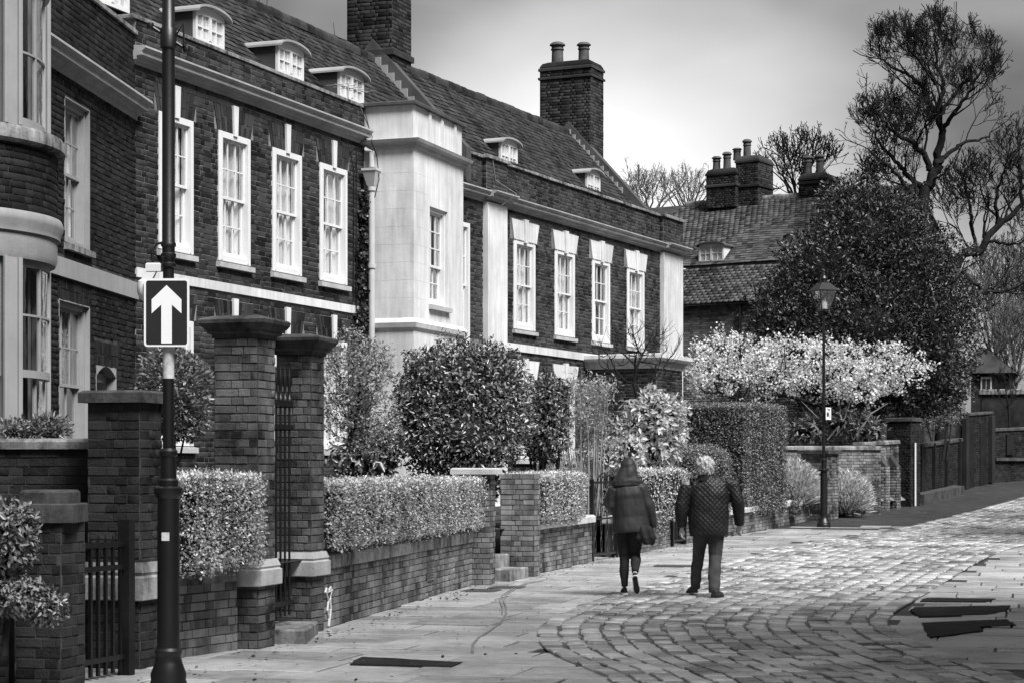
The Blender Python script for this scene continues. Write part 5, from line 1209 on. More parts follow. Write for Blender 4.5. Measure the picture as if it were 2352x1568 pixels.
# laurel mass and its neighbour
def shrub(label, loc, ells, n, size, mat, name='leafy_shrub', stems=6, stemh=1.0, stemm=None, aspect=.45, jit=.7, nleaf=0, up=.1, shell=.5, cat='shrub', six=True, core=.7, spread=.3):
    root = empty(name, loc, 0, label, cat); P, D = blob_points(n, ells, shell); sel = np.ones(n, bool)
    if nleaf:
        Wp = P+np.array(loc); front_ = np.argsort(Wp[:, 1]-D[:, 1]*0+(D[:, 1] > -.2)*50)[:nleaf*3]; pick = RNG.choice(front_, nleaf, replace=False); sel[pick] = False
        fo = leaves('foliage', P[sel], norm(RNG.normal(0, 1, D[sel].shape))+D[sel]*.5+[0, 0, up-.3], size, mat, root, aspect=aspect, jit=.3, six=six, nrm=D[sel]+[0, 0, .5]); leaf_objects(P[pick]+D[pick]*size*.15, D[pick]+RNG.normal(0, .5, (nleaf, 3)), size*1.05, mat, fo, nleaf, aspect)
    else: leaves('foliage', P, norm(RNG.normal(0, 1, D.shape))+D*.5+[0, 0, up-.2], size, mat, root, aspect=aspect, jit=.3, six=six, nrm=D+[0, 0, .5])
    if core:
        m = MB()
        for e in ells:
            m.loftq([[(e[0]+e[3]*core*math.sin(math.pi*i/8)*math.cos(2*math.pi*j/12), e[1]+e[4]*core*math.sin(math.pi*i/8)*math.sin(2*math.pi*j/12), e[2]-e[5]*core*math.cos(math.pi*i/8)) for j in range(12)] for i in range(1, 8)])
        m.build('dark_core', m_hcore, root)  # solid dark fill inside the leaf shell
    if stems:
        S = []
        for k in range(stems):
            a = random.uniform(0, 6.28); e = random.choice(ells); x, y = e[0]*.3+math.cos(a)*.12, math.sin(a)*.12; x1, y1 = e[0]+math.cos(a)*spread*e[3], e[1]+math.sin(a)*spread*e[4]; z1 = e[2]
            S.append((x, y, -.1, (x+x1)/2+.03, (y+y1)/2, z1*.5, .03, .024)); S.append(((x+x1)/2+.03, (y+y1)/2, z1*.5, x1, y1, z1, .024, .014))
        tubes('stems', S, stemm or m_bark, root)
    return root
Yl = 30.6
def lell(x, y, Y, rx, ry, loc, rd=None): e = ell(x, y, Y, rx, ry, rd); return (e[0]-loc[0], e[1]-loc[1], e[2]-loc[2], e[3], e[4], e[5])
loc = (-.75, Yl, .8)
shrub('big dark glossy laurel bush behind the long clipped hedge', loc, [lell(1050, 900, Yl, 130, 125, loc, .8), lell(985, 960, Yl-.2, 90, 130, loc, .7), lell(1130, 940, Yl, 95, 135, loc, .7), lell(1060, 1010, Yl-.3, 140, 90, loc, .8), lell(985, 865, Yl, 65, 65, loc, .5), lell(1120, 850, Yl+.2, 75, 70, loc, .5)], 24000, .066, lf_laurel, nleaf=300, stems=8, shell=.35)
loc = (.45, 32.4, .8)
shrub('narrow dark laurel on bare stems right of the big laurel', loc, [lell(1262, 935, 32.4, 48, 75, loc, .4), lell(1250, 1000, 32.3, 55, 60, loc, .4)], 6500, .066, lf_laurel, stems=9, spread=.7)
loc = (-1.75, 27.4, .8)
shrub('low broad leaved plant in front of the ground floor window', loc, [lell(830, 1050, 27.4, 75, 45, loc, .35), lell(880, 1030, 27.4, 40, 60, loc, .3)], 900, .13, lf_laurel, name='broad_leaved_plant', aspect=.35, stems=3, up=-.2)
# pale climbing shrub beside the right tall pier
loc = (-2.0, 25.8, .8); at_pale = [lell(815, 850, 25.8, 85, 90, loc, .45), lell(790, 930, 25.8, 60, 80, loc, .35), lell(850, 900, 25.8, 60, 100, loc, .35), lell(860, 1000, 25.8, 45, 70, loc, .3)]
tr = empty('climbing_shrub', loc, 0, 'pale small leaved climbing shrub with dark twigs right of the tall gate piers', 'shrub')
att = blob_points(700, at_pale, .95)[0]; nodes, par = sca([(-.2, -.2, -.1), (-.18, -.15, .7), (-.1, 0, 1.2), (0, 0, 1.5)], att, .07, .6, .1, 90, (0, 0, .02)); S, ch, r = branch_segs(nodes, par, .004, 2.3, .04); tubes('branches', S, m_bark, tr, 4)
T, tips = twig_segs(nodes, par, ch, 900, .12, .003, .1); tubes('twigs', T, m_bark, tr, 3, 'stuff')
base_ = nodes[RNG.choice(len(nodes), 7000)]; pp = np.concatenate([base_[:5200]+RNG.normal(0, .045, (5200, 3)), tips[RNG.choice(len(tips), 2600)]+RNG.normal(0, .03, (2600, 3))]); leaves('foliage', pp, RNG.normal(0, 1, pp.shape)+[0, 0, .3], .04, lf_pale, tr, aspect=.5, jit=.5)
# ivy on the white downpipe
iv = empty('ivy', (*A.w(7.0, .04), 4.0), A.a, 'dark ivy climbing the wall beside the white downpipe', 'climber')
n = 1500; z = RNG.uniform(0, 1, n)**1.2*2.3; x = RNG.normal(0, .13, n)*(1.25-z/2.3)+.02*np.sin(z*4)+.02; y = -RNG.uniform(0, .1, n)
x = np.where(RNG.uniform(0, 1, n) < .25, x+.22, x); leaves('foliage', np.stack([x, y, z], 1), np.stack([RNG.normal(0, .6, n), -np.ones(n)*.5, -np.ones(n)*.7], 1), .075, lf_ivy, iv, aspect=.8, jit=.5)
tubes('stems', [(0, -.01, -2.5, .02, -.02, 0, .014, .012), (.02, -.02, 0, -.02, -.02, 1.4, .012, .006), (.2, -.02, -1, .24, -.03, 1.2, .01, .004)], m_bark, iv)
# plants at the left edge
loc = (-4.45, 18.2, 1.3)
shrub('spiky evergreen plants above the lichen spotted side wall', loc, [lell(40, 985, 18.2, 45, 22, loc, .2), lell(115, 978, 18.2, 38, 26, loc, .2), lell(95, 990, 18.2, 60, 20, loc, .2)], 1500, .05, lf_mid, name='spiky_plant', up=.8, stems=0, core=.5, cat='plant', aspect=.3)
loc = (-3.62, 14.1, .4)
shrub('pale leaved bush spilling over the low wall in the bottom left corner', loc, [lell(25, 1205, 14.1, 55, 55, loc, .2), lell(10, 1265, 14.1, 70, 50, loc, .2)], 2600, .05, lf_mid, stems=3, core=.6)  # pale bush given darker leaves to paint in the corner's shade
loc = (-3.55, 14.0, .2)
shrub('dark trailing plant over the low wall in the bottom left corner', loc, [lell(40, 1370, 14.0, 75, 45, loc, .2), lell(100, 1395, 14.0, 50, 40, loc, .15)], 2200, .045, lf_yew, name='trailing_plant', stems=0, core=.6, cat='plant')
loc = (-.42, 30.9, .8); shrub('small dark bush at the head of the stone steps', loc, [lell(1118, 1100, 30.9, 30, 60, loc, .3)], 1200, .07, lf_yew, stems=0)
# bare stemmed bush, variegated bush, small bare tree
def stems_bush(label, loc, n, h, spread, mat, leafm, nl, ls, name='stemmed_bush', lean=(0, 0)):
    r = empty(name, loc, 0, label, 'shrub'); S = []; tp_ = []
    for k in range(n):
        a = random.uniform(0, 6.28); b = random.uniform(.1, 1)*spread; p = np.array([math.cos(a)*spread*.35, math.sin(a)*spread*.3, -.1]); q = np.array([math.cos(a)*b+lean[0], math.sin(a)*b*.6+lean[1], h*random.uniform(.6, 1)])
        m = (p+q)/2+np.array([random.uniform(-.05, .05), 0, 0]); S += [(*p, *m, .014, .011), (*m, *q, .011, .006)]; tp_ += [m*.4+q*.6, q]
        for j in range(3): t_ = q+np.array([random.uniform(-.2, .2), random.uniform(-.2, .2), random.uniform(.05, .25)]); S.append((*(m*.3+q*.7), *t_, .006, .003)); tp_.append(t_)
    tubes('stems', S, mat, r, 5)
    tp_ = np.array(tp_); P = tp_[RNG.choice(len(tp_), nl)]+RNG.normal(0, .09, (nl, 3)); leaves('foliage', P, RNG.normal(0, 1, P.shape)+[0, 0, .5], ls, leafm, r, aspect=.3, jit=.4); return r
stems_bush('upright pale stemmed bush between the laurel and the variegated bush', (1.35, 35.6, .75), 34, 2.3, .75, m_barkp, lf_pale, 4200, .07)
stems_bush('low fan of pale cut stems behind the small square hedge', (.75, 33.6, .75), 26, 1.25, .5, m_barkp, lf_pale, 300, .06)
loc = (1.95, 36.6, .8); shrub('pale broad leaved bush behind the low box hedge', loc, [lell(1385, 1045, 36.6, 50, 35, loc, .35), lell(1440, 1040, 36.6, 40, 40, loc, .35)], 900, .11, lf_var, stems=0)
loc = (2.75, 38.6, .8)
shrub('bright variegated round bush above the hooded walker', loc, [lell(1500, 975, 38.6, 76, 78, loc, .6), lell(1500, 1030, 38.5, 60, 45, loc, .5)], 3200, .13, lf_var, nleaf=300, stems=4, shell=.4)
bt = [at(1463, 960, 40.5), at(1462, 905, 40.5), at(1455, 880, 40.5)]; bt[0].z = .7
bare_tree('small bare branched tree in front of the pilastered house', 'bare_shrub_tree', [tuple(p) for p in bt], [ell(1440, 820, 40.5, 95, 60, .8), ell(1520, 830, 40.6, 75, 60, .8), ell(1470, 790, 40.5, 70, 35, .6)], 220, .12, 1.3, .22, .008, m_bark, .35, 120, rmax=.07, up=.9)
# blossom tree
bx = [at(2010, 1040, 54.0), at(1960, 990, 53.8), at(1880, 930, 53.5), at(1800, 905, 53.1), at(1720, 925, 52.8), at(1650, 900, 52.5)]
bx[0].z = G(54)
brt, nodes, ch, tips, off = bare_tree('white blossom tree with spreading dark limbs behind the tall hedge', 'blossom_tree', [tuple(p) for p in bx], [ell(1680, 830, 52.7, 110, 70, 1.3), ell(1800, 845, 53, 120, 65, 1.4), ell(1930, 850, 53.3, 110, 60, 1.3), ell(2050, 850, 53.5, 95, 55, 1.2), ell(1625, 870, 52.5, 55, 45, .8), ell(1960, 900, 52.8, 70, 40, .8)], 1300, .16, 1.6, .2, .007, m_bark, .22, 1500, rmax=.2, up=.2)
cc_ = np.concatenate([tips[RNG.choice(len(tips), 850)], nodes[np.where(ch == 0)[0]][RNG.choice((ch == 0).sum(), 400)]])-off; cc_ = cc_[(cc_[:, 2]+off[2]) > 2.7]
P = np.repeat(cc_, 11, 0); P = P+RNG.normal(0, .07, P.shape); leaves('blossom', P, RNG.normal(0, 1, P.shape), .065, lf_blossom, brt, aspect=.9, jit=.4)
# great evergreen
eloc = np.array([10.3, 57.5, G(57)]); ev = empty('evergreen_tree', tuple(eloc), 0, 'large dark evergreen tree filling the right of the street behind the lamp', 'tree')
ee = [ell(1990, 560, 58, 130, 130), ell(1900, 640, 57.5, 130, 120), ell(2080, 640, 58, 140, 140), ell(1840, 750, 57, 115, 90), ell(2140, 760, 57.5, 110, 150), ell(1980, 760, 57, 170, 130), ell(1960, 470, 58.5, 80, 70), ell(2050, 520, 58.5, 80, 80), ell(2150, 880, 57, 90, 70), ell(2060, 900, 57.5, 120, 70), ell(1790, 700, 57, 60, 60), ell(1900, 880, 58, 120, 70)]
ee = [(e[0]-eloc[0], e[1]-eloc[1], e[2]-eloc[2], e[3], e[4], e[5]) for e in ee]
P, D = blob_points(85000, ee, .5)
si = RNG.choice(np.where(np.abs(D[:, 2]) < .95)[0], 420); sl_ = RNG.uniform(.2, .75, 420)[:, None]; st_ = RNG.uniform(0, 1, (420, 40, 1))
Q_ = (P[si][:, None]+(norm(D[si]+[0, 0, .25])*sl_)[:, None]*st_+RNG.normal(0, .07, (420, 40, 3))*(1.2-st_)).reshape(-1, 3); P = np.concatenate([P, Q_]); D = np.concatenate([D, np.repeat(D[si], 40, 0)]); leaves('crown', P, D*.7+[0, 0, .25], .115, lf_holly, ev, aspect=.42, jit=.75)
m = MB()
for e in ee: m.loftq([[(e[0]+e[3]*.5*math.sin(math.pi*i/8)*math.cos(2*math.pi*j/12), e[1]+e[4]*.5*math.sin(math.pi*i/8)*math.sin(2*math.pi*j/12), e[2]-e[5]*.5*math.cos(math.pi*i/8)) for j in range(12)] for i in range(1, 8)])
m.build('dark_core', m_hcore, ev); tubes('trunk', [(0, 0, 0, .1, 0, 2.5, .3, .26), (.1, 0, 2.5, .2, 0, 7, .26, .12)], m_bark, ev, 8)  # solid dark lumps filling the crown, plus the trunk
for k_, (x_, y_, lb) in enumerate(((15.3, 38.5, 'unseen evergreen added across the street for shade, nearest the camera'), (17.8, 44.5, 'unseen evergreen added across the street for shade, middle of the row'), (21, 52, 'unseen evergreen added across the street for shade, farthest of the row'))):  # unseen tree copies added to shade the far road
    c_ = ev.copy(); COL.objects.link(c_); c_.location = (x_, y_, G(y_)); c_.rotation_euler = (0, 0, 1.3*k_+1); c_.scale = (.9, .9, 1.15); c_['label'] = lb
    for ch_ in list(ev.children): q_ = ch_.copy(); COL.objects.link(q_); q_.parent = c_
# bare trees
def zt(x, y): return ((2840+x*.765)/1.6327, y*.765/1.6327)
def tpts(pts, Y): return [tuple(at(*zt(*p), Y)) for p in pts]
Yt = 64; tr_ = tpts([(790, 1300), (810, 1080), (850, 900), (880, 800), (905, 660), (880, 560), (860, 430)], Yt); tr_[0] = (tr_[0][0], Yt, G(Yt))
def ez(x, y, rx, ry, Y, rd=None): c = zt(x, y); return ell(c[0], c[1], Y, rx*.4685, ry*.4685, rd)
def inside(p, ells): return any(((p[0]-e[0])/e[3])**2+((p[1]-e[1])/e[4])**2+((p[2]-e[2])/e[5])**2 < 1 for e in ells)
def forked_tree(label, limbs, ells, L0, depth, tip, mat, seed, name='bare_tree', rlimb=.1, every=.55, up=.13):
    """bare tree: traced main limbs, then forking branches kept inside the crown outline"""
    rd = random.Random(seed); S = []; base = limbs[0][0][0]; root = empty(name, base, 0, label, 'tree'); off = Vector(base)
    def rv(k): return Vector((rd.gauss(0, k), rd.gauss(0, k), rd.gauss(0, k)))
    def rec(p, d, L, r, dep):
        for s_ in range(3):
            d = (d+rv(.13)+Vector((0, 0, up))).normalized(); q_ = p+d*L/3; r2 = max(tip, r*.93)
            S.append((*(p-off), *(q_-off), r, r2)); p = q_; r = r2
            if dep > 0 and s_ < 2 and rd.random() < .5: rec(p, (d+rv(.6)).normalized(), L*.62, max(tip, r*.55), dep-1)
        if not inside(p, ells): return
        if dep > 0:
            for _ in range(2): rec(p, (d+rv(.38)).normalized(), L*rd.uniform(.68, .86), max(tip, r*.72), dep-1)
    for li, (pts, r0, r1) in enumerate(limbs):
        pts = [Vector(p) for p in pts]; n_ = len(pts); fine = []
        for i in range(n_-1):
            q4 = [pts[max(0, min(n_-1, i+k))] for k in (-1, 0, 1, 2)]
            for j in range(5): fine.append(Vector(cr(*[tuple(v) for v in q4], j/5))+(rv(.03) if j else Vector()))
        fine.append(pts[-1]); acc = 0
        for i in range(len(fine)-1):
            f0, f1 = i/(len(fine)-1), (i+1)/(len(fine)-1); ra, rb_ = r0+(r1-r0)*f0, r0+(r1-r0)*f1
            S.append((*(fine[i]-off), *(fine[i+1]-off), ra, rb_)); d = (fine[i+1]-fine[i]); acc += d.length
            if li and acc > every and inside(fine[i+1], ells):
                acc = 0; rec(fine[i+1], (d.normalized()+rv(.6)+Vector((0, 0, .2))).normalized(), L0*rd.uniform(.6, 1.1)*(1-.35*f1), max(tip, rb_*.45), depth-(1 if rd.random() < .5 else 0))
        if li: rec(fine[-1], (fine[-1]-fine[-2]).normalized(), L0*.8, r1, depth)
    S = np.array(S); big = S[:, 6] > tip*3.2
    tubes('trunk', S[big], mat, root, 7); tubes('branches', S[~big], mat, root, 3, 'stuff'); return root
def LZ(pts, Y, dy=0): return [tuple(at(*zt(*p), Y+dy*i/len(pts))) for i, p in enumerate(pts)]
lm = [(tr_[:4], .21, .15)]+[(LZ(p, Yt, dy), a, b_) for p, dy, a, b_ in (
    ([(880, 800), (905, 660), (885, 560), (905, 430), (880, 300), (870, 170)], 0, .14, .025), ([(900, 640), (940, 590), (1000, 500), (1080, 380), (1110, 300)], -1.2, .09, .02),
    ([(885, 580), (830, 470), (770, 390), (700, 350), (600, 290)], .8, .1, .02), ([(880, 800), (930, 760), (1000, 710), (1100, 680), (1160, 640)], 1, .09, .02),
    ([(850, 830), (800, 740), (740, 690), (660, 640), (590, 560), (540, 500)], -1, .11, .02), ([(830, 960), (760, 880), (690, 800), (610, 720), (560, 640)], 1.2, .11, .02),
    ([(815, 1050), (740, 930), (690, 860), (620, 800), (520, 720)], -1, .1, .02), ([(900, 560), (960, 470), (1030, 400), (1130, 420)], 1, .07, .02), ([(875, 420), (820, 330), (760, 260), (720, 180)], -.6, .06, .02), ([(890, 350), (930, 260), (960, 150)], .6, .05, .02), ([(840, 900), (900, 860), (950, 800)], -1, .05, .02))]
forked_tree('tall bare tree standing up against the sky at the right', lm, [ez(880, 200, 120, 150, Yt, 2.2), ez(1020, 330, 160, 210, Yt, 2.2), ez(700, 230, 150, 150, Yt, 1.8), ez(1080, 560, 140, 140, Yt, 1.8), ez(600, 600, 150, 170, Yt, 1.8), ez(800, 500, 180, 220, Yt, 2), ez(560, 780, 130, 120, Yt, 1.8), ez(680, 850, 170, 180, Yt, 1.8)], 1.15, 6, .0085, m_bark, 5, every=.5)
Y2 = 66.5; t2 = tpts([(880, 1500), (960, 1360), (1080, 1240)], Y2); t2[0] = (t2[0][0], Y2, G(Y2))
lm = [(t2, .2, .15)]+[(LZ(p, Y2, dy), a, b_) for p, dy, a, b_ in (([(1080, 1240), (1180, 1110), (1300, 1000), (1420, 880)], 0, .14, .04), ([(1080, 1240), (1050, 1120), (1040, 1000), (1010, 880), (970, 800)], 1, .07, .02), ([(1180, 1110), (1170, 980), (1200, 860), (1240, 760)], -1, .07, .02), ([(1300, 1000), (1290, 880), (1280, 720), (1290, 640)], .8, .07, .02), ([(1130, 1180), (1230, 1200), (1330, 1180)], -.8, .06, .02), ([(1000, 1330), (1100, 1420), (1200, 1430), (1330, 1380)], -1, .08, .03), ([(1060, 1260), (1000, 1150), (930, 1080)], 1, .05, .02), ([(1200, 1090), (1120, 1000), (1080, 880)], .5, .05, .02))]
forked_tree('leaning bare tree reaching out of the picture at the right edge', lm, [ez(1260, 760, 120, 160, Y2, 1.8), ez(1060, 930, 170, 180, Y2, 1.8), ez(1000, 1150, 130, 130, Y2, 1.5), ez(1260, 1150, 140, 150, Y2, 1.5), ez(1350, 900, 130, 200, Y2, 1.8), ez(1180, 1420, 200, 130, Y2, 1.5), ez(980, 1000, 150, 200, Y2, 1.6)], 1.05, 5, .009, m_bark, 8, every=.4)
def small_tree(label, x, yb, yc, rx, ry, Y, L0, depth, tip, mat, seed, nl=9):
    c = at(x, yb, Y); b0 = (c.x, Y, G(Y)); rd = random.Random(seed); E_l = [ell(x, yc, Y, rx, ry, (rx+ry)*.45*Y/F)]
    lm = [([b0, tuple(at(x, yb, Y))], .16, .12)]
    for k in range(nl):
        a = math.pi*(k+.5)/nl; tx, ty = x+math.cos(a)*rx*.7, yc-math.sin(a)*ry*.55
        lm.append(([tuple(at(x, yb, Y)), tuple(at(x+(tx-x)*.35+rd.uniform(-6, 6), yb+(ty-yb)*.45, Y+rd.uniform(-.5, .5))), tuple(at(tx, ty, Y+rd.uniform(-1.2, 1.2)))], .07, .02))
    return forked_tree(label, lm, E_l, L0, depth, tip, mat, seed, every=.6)
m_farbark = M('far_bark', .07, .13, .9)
small_tree('fine bare tree behind the chimney stacks of the background house', 1835, 470, 385, 105, 82, 84, 1.1, 4, .013, m_bark, 3)
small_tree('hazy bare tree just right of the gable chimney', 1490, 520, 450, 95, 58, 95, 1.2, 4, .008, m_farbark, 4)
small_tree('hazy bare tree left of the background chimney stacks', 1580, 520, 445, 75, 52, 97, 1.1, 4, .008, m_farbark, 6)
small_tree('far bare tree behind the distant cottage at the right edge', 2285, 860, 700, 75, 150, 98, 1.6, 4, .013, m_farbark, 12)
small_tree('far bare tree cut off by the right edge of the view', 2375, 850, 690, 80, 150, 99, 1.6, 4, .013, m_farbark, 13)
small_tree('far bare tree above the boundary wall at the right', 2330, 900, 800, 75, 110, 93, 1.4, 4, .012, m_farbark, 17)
xb = at(2320, 0, 80).x; bare_tree('small bare tree in front of the pale outbuilding', 'bare_tree', [(xb, 80, G(80)), tuple(at(2318, 960, 80)), tuple(at(2315, 930, 80))], [ell(2310, 890, 80, 45, 45, .9)], 180, .15, 1.6, .25, .01, m_bark, .4, 120, up=.5, rmax=.07)
# lavender and others by the far wall
def lavender(label, x, y, Y, rx, h, n, tr_=.0):
    p = at(x, y, Y); r = empty('lavender_bush', p, 0, label, 'shrub'); k = Y/F; a = RNG.uniform(0, 6.28, n); d = np.sqrt(RNG.uniform(0, 1, n))
    base = np.stack([np.cos(a)*d*rx*k*.85, np.sin(a)*d*rx*k*.6, RNG.uniform(0, .62, n)*(1.15-d*.55)*h*k], 1); dr_ = np.stack([np.cos(a)*d*.9+RNG.normal(0, .25, n), np.sin(a)*d*.6, np.ones(n)*.8], 1)
    leaves('foliage', base, dr_, h*k*.32, lf_grey, r, aspect=.06, jit=.3); q = base+norm(dr_)*h*k*.28; leaves('flower_heads', q+RNG.normal(0, .03, q.shape), dr_, .09, lf_grey, r, aspect=.3, jit=.3); leaves('undergrowth', base*[1.2, 1.2, .7], dr_, .1, lf_mid, r, aspect=.3, jit=.8); return r
lavender('pale lavender bush left of the far street lamp', 1822, 1160, 48.0, 42, 115, 5200)
lavender('lavender bush between the far street lamp and the slim pier', 1945, 1180, 50.4, 40, 110, 3600)
loc = (8.0, 53.2, 1.0)
shrub('rhododendron with bare branches above the set back wall', loc, [lell(1850, 985, 53.2, 50, 30, loc, .5), lell(1920, 970, 53.2, 60, 35, loc, .5), lell(1990, 985, 53.2, 45, 28, loc, .5)], 1100, .17, lf_mid, name='rhododendron', aspect=.28, stems=0, core=.5)
S = [(*(Vector(at(x0, y0, 53))-Vector(loc)), *(Vector(at(x1, y1, 53))-Vector(loc)), a_, b_) for x0, y0, x1, y1, a_, b_ in ((1900, 1010, 1940, 960, .03, .02), (1940, 960, 1960, 900, .02, .008), (1960, 1010, 2000, 950, .035, .025), (2000, 950, 2040, 925, .025, .008), (1880, 960, 1840, 920, .02, .008), (1920, 1000, 1955, 955, .03, .015))]
tubes('bare_branches', S, m_barkp, bpy.context.scene.objects[-1] if False else [o for o in COL.objects if o.name.startswith('rhododendron')][0])
loc = (13.0, 60.5, 2.0); shrub('wispy shrub above the timber posted wall', loc, [lell(2140, 965, 61, 45, 30, loc, .5), lell(2180, 945, 61, 35, 30, loc, .5)], 1500, .12, lf_mid, aspect=.2, stems=4, core=0, shell=.9)
loc = (2.7, 37.4, .6)
n = 1500; tp2 = empty('trailing_plant', (2.55, 36.95, .0), math.atan2(3.4, 1.19), 'trailing plant hanging over the wall behind the hooded walker', 'plant')
x = RNG.uniform(-.7, .8, n); z = .82-np.abs(RNG.normal(0, .22, n)); y = -.08-RNG.uniform(0, .07, n); leaves('foliage', np.stack([x, y, z], 1), np.stack([RNG.normal(0, .5, n), -np.ones(n), -np.ones(n)*.3], 1), .05, lf_mid, tp2, aspect=.6, jit=.6)
x = RNG.uniform(-.25, .25, 500); z = .95-RNG.uniform(0, .55, 500)
tp3 = empty('trailing_plant', (*gp(1815, 1203)[:1], 46.9, .25), af, 'small trailing plant hanging over the pale coping below the lavender', 'plant'); tp3.location.x = (1815-CX)/F*46.9
leaves('foliage', np.stack([x, -.1-RNG.uniform(0, .06, 500), z*.75], 1), np.stack([RNG.normal(0, .5, 500), -np.ones(500), -np.ones(500)*.5], 1), .06, lf_mid, tp3, aspect=.5, jit=.6)
# shade house (across the street, out of view) stays plain

# fallen leaves and grit along the wall foot and in the joints
k = 900; yy_ = RNG.uniform(9, 40, k); wx = np.array([wall_x(v) for v in yy_]); xx_ = wx+.05+np.abs(RNG.normal(0, 1, k))*np.where(RNG.uniform(0, 1, k) < .6, .25, 2.2)
P = np.stack([xx_, yy_, np.array([G(v) for v in yy_])+.02], 1); tag(leaves('leaf_litter', P, RNG.normal(0, 1, P.shape)*[1, 1, .12], .04, m_litter, None, aspect=.6, jit=.05, nrm=np.tile([0, 0, 1.], (k, 1))), 'scattered dead leaves lying along the pavement', 'leaves')
# ================================================================ the two walkers
def limb(mb, pts, rad, seg=12):
    """tapered limb with elliptical sections: rad holds r or (rx, ry)"""
    pts = [Vector(p) for p in pts]; rings = []
    for i, p in enumerate(pts):
        t = (pts[min(i+1, len(pts)-1)]-pts[max(i-1, 0)]).normalized(); a = Vector((1, 0, 0)) if abs(t.x) < .8 else Vector((0, 0, 1))
        x = (a-t*a.dot(t)).normalized(); y = t.cross(x); r = rad[i]; rx, ry = r if isinstance(r, tuple) else (r, r)
        rings.append([tuple(p+x*math.cos(2*math.pi*j/seg)*rx+y*math.sin(2*math.pi*j/seg)*ry) for j in range(seg)])
    return mb.loftq(rings)
def skin(mb, name, mat, parent, vox=.012, it=4):
    """one continuous surface from overlapping limbs"""
    me = bpy.data.meshes.new(name); me.from_pydata(mb.v, [], mb.f); me.update(); o = bpy.data.objects.new(name, me); COL.objects.link(o)
    r = o.modifiers.new('r', 'REMESH'); r.mode = 'VOXEL'; r.voxel_size = vox; s = o.modifiers.new('s', 'SMOOTH'); s.iterations = it; s.factor = .5
    dg = bpy.context.evaluated_depsgraph_get(); m2 = bpy.data.meshes.new_from_object(o.evaluated_get(dg)); bpy.data.objects.remove(o); bpy.data.meshes.remove(me); m2.name = name
    m2.materials.clear(); m2.materials.append(mat); m2.polygons.foreach_set('use_smooth', np.ones(len(m2.polygons), dtype=bool))
    o = bpy.data.objects.new(name, m2); COL.objects.link(o); o.parent = parent; return o
def displace(o, fn):
    me = o.data; n = len(me.vertices); co = np.zeros(n*3, np.float32); me.vertices.foreach_get('co', co); co = co.reshape(-1, 3); nn = np.zeros(n*3, np.float32); me.vertices.foreach_get('normal', nn); nn = nn.reshape(-1, 3)
    co += nn*fn(co)[:, None].astype(np.float32); me.vertices.foreach_set('co', co.ravel()); me.update()
def hand(mb, w_, d, side, curl=.5):
    """palm and five bent fingers from the wrist along d; side is the thumb direction"""
    w_ = Vector(w_); d = Vector(d).normalized(); s = Vector(side).normalized(); n = d.cross(s).normalized()
    limb(mb, [w_-d*.02, w_+d*.03, w_+d*.085], [.024, (.036, .018), (.04, .015)], 10)
    for k, (o_, ln) in enumerate(((.03, .07), (.01, .08), (-.011, .075), (-.03, .058))):
        b = w_+d*.08+s*o_; c1 = b+(d*.8+n*curl*.4).normalized()*ln*.42; c2 = c1+(d*.6+n*curl).normalized()*ln*.33; c3 = c2+(d*.25+n*curl*1.4).normalized()*ln*.28
        limb(mb, [b-d*.015, c1, c2, c3], [.0095, .0088, .008, .0065], 8)
    b = w_+d*.02+s*.025; limb(mb, [b, b+s*.022+d*.02, b+s*.03+d*.045+n*.01, b+s*.026+d*.066+n*.018], [.012, .0115, .01, .008], 8)
def shoe(mb, heel, toe, upv, wd=.045, ht=.07):
    """shoe from heel to toe; upv is the instep side"""
    h, t = Vector(heel), Vector(toe); u = Vector(upv).normalized(); d = (t-h); L = d.length; d.normalize(); x = d.cross(u).normalized(); R_ = []
    for f, w_, hh in ((0, .55, .85), (.08, .8, 1), (.3, .82, 1.05), (.5, .85, .85), (.7, 1, .62), (.88, .85, .48), (.99, .4, .3)):
        c = h+d*L*f; R_.append([tuple(c+x*wd*w_*math.cos(a)+u*(max(-.12, math.sin(a))*ht*hh)) for a in [2*math.pi*j/14 for j in range(14)]])
    mb.loftq(R_)
def sole(mb, heel, toe, upv, wd=.047, th=.022):
    h, t = Vector(heel), Vector(toe); u = Vector(upv).normalized(); d = (t-h); L = d.length; d.normalize(); x = d.cross(u).normalized(); out = []
    prof = [(0, 0), (.02, .55), (.1, .82), (.3, .8), (.5, .85), (.72, 1.05), (.9, .85), (.985, .45), (1, 0)]
    ring = [(f, w_) for f, w_ in prof]+[(f, -w_) for f, w_ in prof[1:-1]][::-1]
    mb.loftq([[tuple(h+d*L*f+x*wd*w_+u*z) for f, w_ in ring] for z in (-th, 0)])
def folds(seed, f, amp, mask=None):
    r = np.random.default_rng(seed); K = r.normal(0, 1, (9, 3)); K = K/np.linalg.norm(K, axis=1, keepdims=True)*f*r.uniform(.5, 1.6, (9, 1)); ph = r.uniform(0, 6.28, 9)
    def fn(p):
        v = np.abs(np.sin(p@K.T+ph)).mean(1)-.63; v = v*amp*4
        return v*mask(p) if mask else v
    return fn
m_skin = M('skin', .35, .5, .55, ns=20, na=.4); m_coat = M('rain_jacket', .012, .03, .6, ns=3, na=.8, bump=.25, bs=14, spec=.4)
m_jean = M('dark_denim', .012, .03, .85, ns=20, na=.8, bump=.2); m_jean2 = M('blue_denim', .035, .085, .85, ns=12, na=.8, bump=.25, bs=60); m_hair = M('grey_hair', .30, .72, .6, ns=50, na=1.2, bump=.8, bs=90)
m_shoe = M('brown_leather', .02, .05, .45, ns=6, na=.6); m_rubber = M('white_rubber', .65, .8, .6, ns=5, na=.3); m_tread = M('black_tread', .01, .025, .8, ns=20, na=.6, bump=.4, bs=120); m_bag = M('dark_fabric_bag', .012, .03, .8, ns=10, na=.8, bump=.3)
